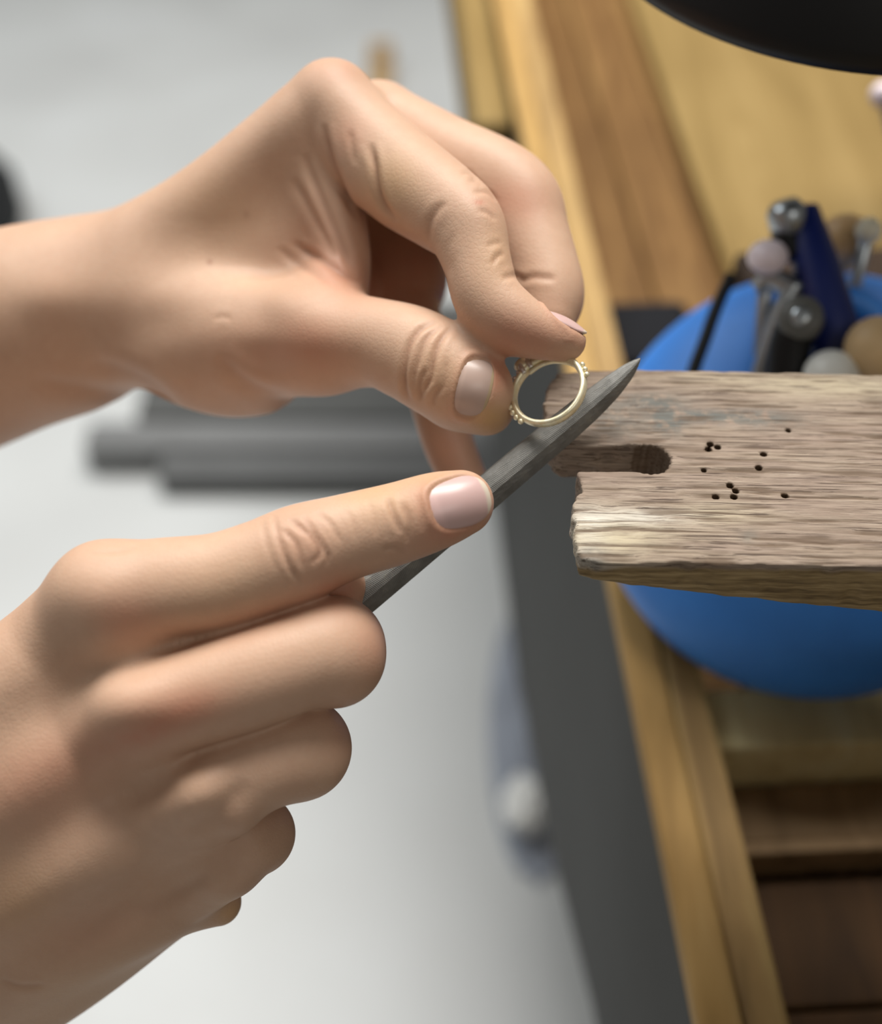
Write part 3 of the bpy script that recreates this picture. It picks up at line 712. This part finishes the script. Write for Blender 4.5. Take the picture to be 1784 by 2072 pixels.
# head of the ring: a small basket of bars with two collars, mostly under the fingertips
for a0, r0, a1, r1, rr in ((146, 7.6, 140, 9.9, 0.6), (130, 7.4, 128, 9.9, 0.6), (112, 8.0, 112, 9.6, 0.45)):
    tube('prong', [rp(a0, r0, 0.9), rp((a0 + a1) / 2, (r0 + r1) / 2, 1.2), rp(a1, r1, 1.3)], [rr / 1000, rr * 1.15 / 1000, rr * .9 / 1000], SILV, ring, 10)
tube('gallery', [rp(140, 7.1, 0.2), rp(115, 7.0, 0.3), rp(90, 7.15, 0.3), rp(62, 7.6, 0.3), rp(45, 8.2, 0.3)], [0.00055] * 5, GOLD, ring, 10)
tube('gallery', [rp(150, 9.4, -0.2), rp(120, 9.7, 0.1), rp(90, 9.4, 0.1), rp(60, 9.2, 0.1)], [0.0007, 0.0009, 0.0008, 0.0006], GOLD, ring, 10)

# ------------------------------------------------------------------ the file
def steel_material():
    t = NT('file_steel'); v = t.coord()
    w1 = t.node('ShaderNodeTexWave'); t.t.links.new(t.coord((1, 1, 1), 'Object', (0, 0, math.radians(62))), w1.inputs[0]); w1.inputs['Scale'].default_value = 900; w1.inputs['Distortion'].default_value = 1.0
    w2 = t.node('ShaderNodeTexWave'); t.t.links.new(t.coord((1, 1, 1), 'Object', (0, 0, math.radians(-58))), w2.inputs[0]); w2.inputs['Scale'].default_value = 900; w2.inputs['Distortion'].default_value = 1.0
    h = t.math('ADD', w1.outputs['Fac'], w2.outputs['Fac']); t.bump(h, 0.22, 0.00015)
    n = t.noise(v, 260, 5); sp = t.noise(v, 1200, 3)
    c = t.ramp(n, [(0.3, (0.14, 0.137, 0.125)), (0.6, (0.21, 0.206, 0.19)), (0.8, (0.27, 0.262, 0.22))])
    c = t.mix(t.ramp(sp, [(0.66, (0, 0, 0)), (0.74, (0.6, 0.6, 0.6))]), c, (0.36, 0.34, 0.24))
    return t.fin(c, 0.55, 0.35, 0.5)
STEEL = steel_material()
ftip = cs(1299, 731, 274.0); fend = cs(660, 1272, 267.0)
fdir = fend - ftip; flen = np.linalg.norm(fdir); fdir /= flen
fn_ = np.array([0, 0, 1.0]); fn_ = fn_ - (fn_ @ fdir) * fdir; fn_ /= np.linalg.norm(fn_); fw = np.cross(fn_, fdir)
if fw[1] < 0: fw = -fw                       # fw: upper side of the file in the picture
file_o = empty('hand_file', c2w(cs(660, 1272, 267.0))); tag(file_o, 'tapered dark grey steel file held under the nearer index finger', 'file')
FB = np.array(file_o.location)
sec = [(1.0, -0.35), (0.93, 0.02), (0.62, 0.30), (0.12, 0.50), (-0.22, 0.52), (-0.62, 0.20), (-0.98, -0.22), (-1.0, -0.40), (-0.6, -0.55), (0.6, -0.55)]
Vf, Ff = [], []; NS = 48
for i in range(NS + 1):
    s = i / NS; dist = (s ** 1.35) * flen
    hw = np.interp(dist, [0, 1.5, 4, 9, 16, 26, 45, 70, 100], [0.25, 1.0, 1.85, 2.75, 3.45, 3.8, 3.95, 4.0, 4.0])
    bend = 0.9 * max(0, 1 - dist / 14) ** 2
    for a, b in sec: Vf.append(c2w(ftip + fdir * dist + fw * (a * hw + bend * 0.8) + fn_ * (b * hw * 0.85)) - FB)
ns = len(sec)
for i in range(NS):
    for k in range(ns): Ff.append((i * ns + k, (i + 1) * ns + k, (i + 1) * ns + (k + 1) % ns, i * ns + (k + 1) % ns))
Ff.append(tuple(range(ns))); Ff.append(tuple(NS * ns + k for k in range(ns)))
blade = fixn(link_mesh('blade', Vf, Ff, STEEL, file_o, smooth=False))
tube('tang', [c2w(fend - fdir * 2) - FB, c2w(fend + fdir * 14) - FB], [0.0022, 0.0016], STEEL, file_o, 10)
HANDLE = plain('handle_wood', (0.32, 0.17, 0.07), 0.45, 0, 0.25, 120)
tube('handle', [c2w(fend + fdir * q) - FB for q in (8, 11, 16, 24, 30, 32)], [0.0034, 0.0042, 0.0046, 0.0048, 0.0042, 0.0026], HANDLE, file_o, 20)

# ------------------------------------------------------------------ room
def floor_material():
    t = NT('floor_vinyl'); v = t.coord(); n = t.noise(v, 3.5, 4, 0.55); m = t.noise(v, 14, 4, 0.6)
    c = t.ramp(n, [(0.32, (0.56, 0.57, 0.565)), (0.55, (0.62, 0.635, 0.63)), (0.75, (0.67, 0.69, 0.695))])
    c = t.mix(t.ramp(m, [(0.45, (0, 0, 0)), (0.75, (0.35, 0.35, 0.35))]), c, (0.53, 0.53, 0.515))
    return t.fin(c, 0.42, 0, 0.4)
floor = box('floor', (-3.0, -2.0, -0.05), (3.0, 6.0, 0.0), floor_material()); tag(floor, kind='structure')
WALLM = plain('wall_paint', (0.78, 0.79, 0.78), 0.8, 0, 0.03, 6)
tag(box('wall_back', (-3.0, 6.0, 0.0), (3.0, 6.1, 2.9), WALLM), kind='structure')

# ------------------------------------------------------------------ workbench: tray under the pin
def wood(name, dark, mid, lite, ang=0.0, sc=1.0, rough=0.65):
    t = NT(name); v = t.coord((22 * sc, 2.2 * sc, 22 * sc), 'Object', (0, 0, ang)); n = t.noise(v, 2.2, 5, 0.6, 1.2); b = t.noise(t.coord(), 9, 3)
    c = t.ramp(n, [(0.28, dark), (0.5, mid), (0.72, lite)])
    c = t.mix(t.ramp(b, [(0.5, (0, 0, 0)), (0.75, (0.4, 0.4, 0.4))]), c, dark)
    t.bump(n, 0.2, 0.001)
    return t.fin(c, rough, 0, 0.18)
W_RIM = wood('rim_wood', (0.30, 0.18, 0.062), (0.46, 0.285, 0.10), (0.57, 0.38, 0.155))
W_RIM2 = wood('ledge_wood', (0.22, 0.14, 0.06), (0.42, 0.27, 0.11), (0.62, 0.44, 0.18))
W_TAN = wood('panel_wood', (0.19, 0.122, 0.038), (0.26, 0.173, 0.06), (0.32, 0.22, 0.085), 0, 0.6)
W_PALE = wood('divider_wood', (0.66, 0.52, 0.25), (0.84, 0.71, 0.38), (0.90, 0.81, 0.50), math.pi / 2)
W_BRN = wood('tray_wood', (0.09, 0.042, 0.012), (0.17, 0.088, 0.028), (0.27, 0.155, 0.055))
W_BRN2 = wood('tray_wood_red', (0.16, 0.10, 0.05), (0.27, 0.175, 0.09), (0.36, 0.235, 0.125), math.pi / 2)
W_DRK = wood('tray_wood_dark', (0.032, 0.015, 0.005), (0.064, 0.031, 0.01), (0.095, 0.045, 0.015), math.pi / 2)  # shade of the deep near compartment is put into this darker brown
GREY = plain('grey_paint', (0.065, 0.066, 0.064), 0.7, 0.0, 0.08, 12, 0.15)
ZR = ZT - 0.15
_a = Q(1608, 2072, ZR); _b = Q(1080, 0, ZR); RU = (_b - _a) / np.linalg.norm(_b - _a); RW = np.array([RU[1], -RU[0], 0])
RIMW = 0.0268
def bp(u, w, z):                             # bench frame: u along the tray front (away), w to the right of the rim's inner edge, z height
    return _a + RU * u + RW * w + np.array([0, 0, z - ZR])
def uw(px, py, z):
    q = Q(px, py, z) - _a; return q @ RU, q @ RW
bench = empty('workbench', bp(0.3, 0.1, 0)); BB = np.array(bench.location)
tag(bench, 'wooden workbench tray with a pale rim and brown plank floor under the bench pin', 'workbench')
def slab(name, u0, u1, w0, w1, z0, z1, mat, parent=None, bev=0.0008):
    bm = bmesh.new(); off = BB if parent is bench else np.zeros(3)
    vs_ = [bm.verts.new(bp(u, w, z) - off) for z in (z0, z1) for u, w in ((u0, w0), (u1, w0), (u1, w1), (u0, w1))]
    for f in ((0, 3, 2, 1), (4, 5, 6, 7), (0, 1, 5, 4), (1, 2, 6, 5), (2, 3, 7, 6), (3, 0, 4, 7)): bm.faces.new([vs_[i] for i in f])
    c = sum((v.co for v in vs_), Vector()) / 8
    for v in vs_: v.co -= c
    o = bm_obj(name, bm, mat, parent, bevel=bev); o.location = c
    o.rotation_euler = (0, 0, 0)
    return o
UE0, UE1 = -0.16, 1.15
slab('rim_board', UE0, UE1, -RIMW, -RIMW * 0.52, ZR - 0.010, ZR, W_RIM, bench, 0.002)
slab('rim_ledge', UE0, UE1, -RIMW * 0.50, 0.0, ZR - 0.077, ZR - 0.003, W_RIM2, bench, 0.002)
# brown floor planks of the tray, running away from the camera
ZF = ZR - 0.055
u_div0, _ = uw(1500, 1515, ZR - 0.012); u_div1, _ = uw(1500, 1392, ZR - 0.012)
wk = 0.0; k = 0
for wd in (0.042, 0.036, 0.05, 0.045, 0.06, 0.06, 0.06):
    slab('plank', u_div1, UE1, wk + 0.0006, wk + wd - 0.0006, ZF - 0.012, ZF + (0.0015 if k % 2 else 0), W_BRN, bench, 0.001); wk += wd; k += 1
# pale divider across the tray, and the darker near compartment
slab('divider', u_div0, u_div1, 0.001, 0.36, ZR - 0.05, ZR - 0.012, W_PALE, bench, 0.002)
u_a, _ = uw(1600, 1700, ZR - 0.035); u_b, _ = uw(1600, 1735, ZR - 0.035)
slab('plank', u_a, u_div0 - 0.001, 0.001, 0.36, ZR - 0.05, ZR - 0.035, W_BRN2, bench, 0.001)
slab('batten', u_b, u_a - 0.001, 0.001, 0.36, ZR - 0.05, ZR - 0.032, W_BRN2, bench, 0.0015)
uu = u_b - 0.001
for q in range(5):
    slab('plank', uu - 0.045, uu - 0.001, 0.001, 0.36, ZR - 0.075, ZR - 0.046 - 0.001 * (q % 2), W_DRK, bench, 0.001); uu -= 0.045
ue_, _ = uw(930, 245, ZR - 0.01)
slab('end_block', ue_, UE1, -RIMW - 0.024, -RIMW - 0.0005, ZR - 0.07, ZR - 0.012, W_TAN, bench, 0.004)
# light side panel of the tray at the right, its edge running obliquely
p_ = [Q(1300, 60, ZF + 0.012), Q(1500, 620, ZF + 0.012)]
dv = (p_[0] - p_[1]); dv /= np.linalg.norm(dv); p0 = p_[1] - dv * 0.12; p1 = p_[0] + dv * 0.35
bm = bmesh.new(); tp = [p0, p1, p1 + np.array([0.45, 0, 0]), p0 + np.array([0.45, 0, 0])]
lo_ = [bm.verts.new(q - BB - np.array([0, 0, 0.012])) for q in tp]; hi_ = [bm.verts.new(q - BB) for q in tp]
bm.faces.new(hi_); bm.faces.new(lo_[::-1])
for i in range(4): bm.faces.new((lo_[i], lo_[(i + 1) % 4], hi_[(i + 1) % 4], hi_[i]))
bm_obj('side_panel', bm, W_TAN, bench, bevel=0.001)
# dark grey front skirt hanging from the rim
bm = bmesh.new()
low = [(UE0, -0.265), (0.085, -0.35), (0.22, -0.435), (0.38, -0.49), (0.56, -0.50), (0.60, -0.50)]
ring_ = [(u, zz) for u, zz in low] + [(0.60, ZR - 0.0105 - ZT), (UE0, ZR - 0.0105 - ZT)]
f0 = [bm.verts.new(bp(u, -RIMW + 0.0005, ZT + zz) - BB) for u, zz in ring_]; f1 = [bm.verts.new(bp(u, -RIMW + 0.003, ZT + zz) - BB) for u, zz in ring_]
bm.faces.new(f0); bm.faces.new(f1[::-1])
for i in range(len(ring_)): bm.faces.new((f0[i], f1[i], f1[(i + 1) % len(ring_)], f0[(i + 1) % len(ring_)]))
bm_obj('front_skirt', bm, GREY, bench)
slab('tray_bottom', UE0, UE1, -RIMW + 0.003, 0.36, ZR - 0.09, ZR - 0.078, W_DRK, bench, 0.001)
for (u_, w_) in ((0.02, 0.30), (1.05, 0.30), (1.05, 0.02)):
    slab('leg', u_, u_ + 0.06, w_, w_ + 0.06, 0.0, ZR - 0.09, GREY, bench, 0.002)
# the top that carries the pin, right of the picture
pe = PO + PX * 0.1022
slab('bench_top', -0.30, 0.10, (pe - _a) @ RW, (pe - _a) @ RW + 0.35, ZT - 0.035, ZT + 0.0, W_TAN, bench, 0.003)
slab('bench_top', 0.101, 0.52, 0.165, (pe - _a) @ RW + 0.35, ZT - 0.035, ZT + 0.0, W_TAN, bench, 0.003)
slab('bench_apron', -0.30, 0.10, (pe - _a) @ RW + 0.12, (pe - _a) @ RW + 0.35, ZR - 0.01, ZT - 0.035, W_TAN, bench, 0.003)

# ------------------------------------------------------------------ blue lamp behind and under the pin
def paint(name, col, rough=0.35, spec=0.5): return plain(name, col, rough, 0, 0.06, 60, spec)
BLUE = paint('blue_plastic', (0.06, 0.31, 0.98), 0.5); BLUE_SHADED = paint('blue_plastic_shaded', (0.004, 0.014, 0.12), 0.4); BLACK = paint('black_plastic', (0.006, 0.006, 0.0065), 0.5, 0.3)  # the arm's blue is darkened: its shade is put into the colour
CHROME = plain('brushed_metal', (0.42, 0.45, 0.47), 0.3, 0.85, 0.1, 90)
lamp = empty('desk_lamp', W(1640, 975, 400)); LB = np.array(lamp.location); tag(lamp, 'blue plastic desk lamp with a round shade tucked under the bench pin', 'lamp')
view = c2w(cs(1640, 975, 0.001)) - c2w(cs(1640, 975, 400)); view /= np.linalg.norm(view)
def local(o, base):                          # shift a mesh built in world space to its parent's base
    o.data.transform(Matrix.Translation(-Vector(base))); return o
R0 = 438 * 0.400 / 2400
nrm = view + AU * 0.10; nrm /= np.linalg.norm(nrm)
prof = [(0, 0.026), (R0 * .25, 0.0255), (R0 * .5, 0.023), (R0 * .75, 0.017), (R0 * .9, 0.010), (R0 * .97, 0.004), (R0, -0.003), (R0 * .995, -0.010), (R0 * .96, -0.012), (R0 * .9, -0.002), (R0 * .6, 0.012), (0, 0.018)]
local(lathe('shade', prof, BLUE, lamp, 72, frame_at(W(1640, 975, 400), nrm), cap=False), LB)
def wt(pts): return [W(*p) - LB for p in pts]
def pr(rpx, d): return rpx * d / FPX / 1000
tube('dark_streak', wt([(1478, 560, 384), (1450, 620, 380), (1425, 690, 377), (1400, 760, 375), (1385, 840, 374)]), 0.0021, BLACK, lamp, 12)  # black tube made up for a dark streak across the blue dome
tube('spring_rod', wt([(1610, 570, 366), (1575, 640, 368), (1540, 745, 370), (1525, 800, 372)]), [0.0030, 0.0028, 0.0026, 0.0024], CHROME, lamp, 12)
# lower arm: a flat tapering blue arm with a metal end cap
arm = tube('arm', wt([(1624, 425, 372), (1640, 500, 370), (1662, 590, 368), (1688, 690, 366), (1706, 790, 366)]), [0.0050, 0.0066, 0.0078, 0.0084, 0.0088], BLUE_SHADED, lamp, 20)
local(lathe('end_cap', [(0, 0.005), (0.0042, 0.0045), (0.006, 0.002), (0.0062, -0.004), (0.004, -0.006), (0, -0.006)], CHROME, lamp, 28, frame_at(W(1592, 437, 370), AU * 0.8 + view * 0.4 - AX * .2)), LB)
tube('bracket', wt([(1582, 445, 372), (1590, 480, 371), (1612, 520, 370)]), [0.0035, 0.0045, 0.004], BLACK, lamp, 14)
tube('arm_tube', wt([(1660, 625, 371), (1710, 606, 371), (1760, 628, 371), (1830, 690, 371), (1960, 760, 374)]) + [np.array([0.275, 0.36, ZT - 0.036]) - LB], [0.0036, 0.0042, 0.0044, 0.0044, 0.0044, 0.0044], BLUE, lamp, 18)
kn = W(1620, 640, 352); kz = view + AX * 0.05 + AU * 0.1
local(lathe('knob', [(0, 0.0), (0.0058, 0.0), (0.0066, -0.001), (0.0069, -0.004), (0.0064, -0.012), (0.0050, -0.020), (0, -0.020)], plain('grey_knob', (0.10, 0.10, 0.09), 0.5, 0, 0.08, 60), lamp, 36, frame_at(kn, kz)), LB)
local(lathe('knob_bolt', [(0, 0.0009), (0.0012, 0.0009), (0.0026, 0.0008), (0.0030, 0.0), (0.0030, -0.001)], CHROME, lamp, 24, frame_at(kn, kz), cap=False), LB)
tube('knob_barrel', wt([(1606, 668, 358), (1596, 710, 360), (1590, 760, 362)]), [0.0060, 0.0062, 0.0062], BLACK, lamp, 24)
tube('clamp_screw', wt([(1528, 585, 372), (1560, 565, 370), (1600, 580, 368)]), [0.0026, 0.0034, 0.0040], CHROME, lamp, 14)

# ------------------------------------------------------------------ tools standing in a dark block behind the pin
PINK = plain('lilac_plastic', (0.84, 0.72, 0.76), 0.35, 0, 0.04, 50); CREAM = plain('cream_plastic', (0.80, 0.76, 0.60), 0.4, 0, 0.05, 50)
TANW = plain('turned_wood', (0.60, 0.38, 0.18), 0.45, 0, 0.15, 90); PALEW = plain('pale_turned_wood', (0.66, 0.47, 0.25), 0.5, 0, 0.12, 90); WHT = plain('white_plastic', (0.72, 0.72, 0.67), 0.4, 0, 0.04, 50)
BLK = wood('block_wood', (0.012, 0.006, 0.003), (0.03, 0.015, 0.006), (0.05, 0.026, 0.01))
blk0 = uw(1640, 640, ZT - 0.05)
bu, bw = uw(1760, 640, ZT - 0.075)
block = slab('tool_block', bu - 0.045, bu + 0.045, bw - 0.040, bw + 0.06, ZF + 0.0126, ZT - 0.075, BLK, None, 0.003)
tag(block, 'dark wooden block behind the bench pin holding tool handles upright', 'tool block')
def tool(name, label, head_px, d, prof, mat, stem_len, stem_r, smat, lean=(0, 0, 1), part='handle'):
    p = W(*head_px, d); ln = np.array(lean, float); ln /= np.linalg.norm(ln)
    zb = ZF + 0.0127
    for zt_ in (ZT - 0.0745,):
        b_ = p - ln * ((p[2] - zt_) / ln[2]); q_ = b_ - _a
        if abs(q_ @ RU - bu) < 0.045 and bw - 0.040 < q_ @ RW < bw + 0.06: zb = zt_
    base = p - ln * ((p[2] - zb) / ln[2])
    t = empty(name, base); tag(t, label, 'tool')
    local(lathe(part, prof, mat, t, 32, frame_at(p, ln)), base)
    local(tube('shank', [p - ln * (abs(prof[-1][1]) * 0.9), base], [stem_r, stem_r * .8], smat, t, 12), base)
    return t
def mush(r): return [(0, r * 0.8), (r * 0.5, r * 0.7), (r * 0.86, r * 0.42), (r, 0), (r * 0.9, -r * 0.42), (r * 0.6, -r * 0.8), (r * 0.42, -r * 1.3), (r * 0.36, -r * 2.0), (0, -r * 2.0)]
def sph(r): return [(0, r)] + [(r * math.sin(a), r * math.cos(a)) for a in np.linspace(0.25, 2.9, 12)] + [(0, -r)]
tool('graver', 'brown wooden mushroom-handled graver standing behind the bench pin', (1712, 478), 385, mush(pr(52, 385)), TANW, 0.085, 0.0022, CHROME)
tool('scriber', 'thin scriber with a cream ball end in front of the brown graver', (1757, 466), 372, sph(pr(26, 372)), CREAM, 0.075, 0.0022, CHROME, (-0.03, 0.05, 1), 'ball_end')
tool('pusher', 'tool with a lilac ball end left of the blue lamp arm', (1553, 520), 366, [(a, b * 0.82) for a, b in sph(pr(41, 366))], PINK, 0.075, 0.0026, CHROME, (-0.12, 0.1, 1), 'ball_end')
tool('punch', 'pale wooden tool knob at the right edge of the bench pin top', (1775, 705), 350, sph(pr(66, 350)), PALEW, 0.05, 0.003, CHROME, (0.05, 0.1, 1), 'knob')
tool('stamp', 'white plastic tool cap just behind the far edge of the bench pin', (1682, 760), 352, [(a, b * 0.9) for a, b in sph(pr(56, 352))], WHT, 0.05, 0.003, CHROME, (0, 0.1, 1), 'cap')
tool('broach', 'small tool with a lilac ball end below the black lamp head', (1786, 192), 470, sph(pr(26, 470)), PINK, 0.12, 0.002, CHROME, (-0.45, 0.1, 0.9), 'ball_end')

# black rubber block lying in the tray behind the blue shade
g0 = Q(1160, 735, ZF); g1 = Q(1480, 735, ZF); g2 = Q(1200, 640, ZF + 0.03)
RUB = plain('black_rubber', (0.0035, 0.004, 0.0065), 0.75, 0, 0.15, 60, 0.2)
u0, w0 = uw(1170, 735, ZF + 0.03); u1, w1 = uw(1390, 600, ZF + 0.03)
rb_ = slab('sanding_block', u0, u1, max(w0 - 0.01, 0.002), w1, ZF + 0.002, ZF + 0.030, RUB, None, 0.006)
tag(rb_, 'black rubber block lying in the tray between the farther hand and the blue lamp', 'block')

# black lamp head hanging above, at the upper right
head = empty('lamp_head', W(1722, -165, 330)); HB = np.array(head.location); tag(head, 'round black lamp head at the upper right corner', 'lamp')
hr_ = 0.0735
local(lathe('shade', [(0.012, 0.052), (0.030, 0.049), (0.050, 0.036), (0.064, 0.018), (hr_ - .001, 0.002), (hr_, -0.001), (hr_ - .0008, -0.004), (hr_ - .004, -0.0042), (0.060, 0.014), (0.046, 0.031), (0.012, 0.044)], BLACK, head, 96, frame_at(HB, (0.02, -0.10, 1)), cap=False), HB)
local(lathe('socket', [(0.0, 0.085), (0.011, 0.085), (0.014, 0.080), (0.015, 0.05), (0.013, 0.040), (0, 0.04)], BLACK, head, 40, frame_at(HB, (0.02, -0.10, 1))), HB)
tube('arm', [(0.003, -0.01, 0.08), (0.10, 0.02, 0.12), (0.24, 0.02, 0.06), (0.30, 0.0, ZT + 0.012 - HB[2])], 0.006, BLACK, head, 14)
local(lathe('base', [(0, 0.014), (0.012, 0.014), (0.03, 0.010), (0.034, 0.004), (0.034, 0.0005), (0, 0.0005)], BLACK, head, 40, frame_at((HB[0] + 0.30, HB[1], ZT), (0, 0, 1))), HB)

# ------------------------------------------------------------------ things on the floor
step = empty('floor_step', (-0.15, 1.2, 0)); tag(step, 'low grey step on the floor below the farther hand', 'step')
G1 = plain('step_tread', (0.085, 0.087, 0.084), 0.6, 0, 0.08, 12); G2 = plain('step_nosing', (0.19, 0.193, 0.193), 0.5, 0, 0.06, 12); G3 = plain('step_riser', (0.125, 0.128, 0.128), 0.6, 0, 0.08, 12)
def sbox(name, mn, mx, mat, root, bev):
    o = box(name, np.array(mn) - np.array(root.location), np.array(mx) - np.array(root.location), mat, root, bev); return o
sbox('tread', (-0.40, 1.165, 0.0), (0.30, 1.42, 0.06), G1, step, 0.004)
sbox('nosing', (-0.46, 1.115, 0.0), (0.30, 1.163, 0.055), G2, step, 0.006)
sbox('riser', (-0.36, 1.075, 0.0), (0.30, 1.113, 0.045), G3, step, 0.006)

DARK = plain('dark_fabric', (0.012, 0.014, 0.016), 0.8, 0, 0.2, 20)
fp = Q(-40, 415, 0.05)
bag = lathe('floor_bag', [(0.0, 0.0), (0.12, 0.0), (0.15, 0.02), (0.15, 0.07), (0.11, 0.13), (0.05, 0.17), (0.03, 0.20), (0.035, 0.22), (0, 0.215)], DARK, None, 40)
bag.location = (fp[0] - 0.09, fp[1], 0); tag(bag, 'dark soft bag on the pale floor at the left edge', 'bag')

# offcut of yellow wood on the floor at the top
s0 = Q(765, 240, 0.0)
stick = empty('timber_offcut', (s0[0], s0[1], 0)); tag(stick, 'tan timber offcut on the floor far behind the farther knuckle', 'timber')
LEGW = wood('stool_wood', (0.30, 0.19, 0.09), (0.48, 0.32, 0.15), (0.56, 0.40, 0.2))
sbox('end_block', (s0[0] - 0.022, s0[1] + 0.18, 0.0), (s0[0] + 0.022, s0[1] + 0.22, 0.05), LEGW, stick, 0.004)
sbox('bar', (s0[0] - 0.022, s0[1] - 0.10, 0.0), (s0[0] + 0.022, s0[1] + 0.18, 0.03), LEGW, stick, 0.004)

RAG = plain('blue_cloth', (0.34, 0.37, 0.43), 0.9, 0, 0.1, 30); PAPER = plain('paper_white', (0.90, 0.90, 0.87), 0.8, 0, 0.03, 20)
c0 = Q(1035, 1500, 0)
n_ = 26; Vg = []; Fg = []
for i in range(n_):
    for j in range(n_):
        a = i / (n_ - 1) * 2 - 1; b = j / (n_ - 1) * 2 - 1
        rr = 1 - 0.04 * math.sin(5 * math.atan2(b, a))
        ee = math.sqrt(max(0.05, 1 - 0.85 * b * b))
        Vg.append((a * 0.045 * ee, b * 0.16 * rr, 0.004 + 0.012 * abs(math.sin(7 * a + 3 * b) * math.cos(5 * b - 2 * a)) * (1 - max(abs(a), abs(b)) ** 4)))
for i in range(n_ - 1):
    for j in range(n_ - 1): Fg.append((i * n_ + j, (i + 1) * n_ + j, (i + 1) * n_ + j + 1, i * n_ + j + 1))
rag = link_mesh('cleaning_cloth', Vg, Fg, RAG); rag.location = (c0[0] + 0.02, c0[1], 0); tag(rag, 'crumpled blue-grey cloth on the floor beside the bench', 'cloth')
md = rag.modifiers.new('thick', 'SOLIDIFY'); md.thickness = 0.003
c1 = Q(1058, 1648, 0.02)
bm = bmesh.new(); bmesh.ops.create_icosphere(bm, subdivisions=3, radius=0.030)
rnd = random.Random(4)
for v in bm.verts: v.co *= 1 + rnd.uniform(-0.16, 0.12); v.co.x *= 0.75; v.co.z *= 0.8
pap = bm_obj('paper_scrap', bm, PAPER, None, loc=(c1[0], c1[1], 0.040)); tag(pap, 'crumpled white paper scrap lying on the blue-grey cloth', 'paper')
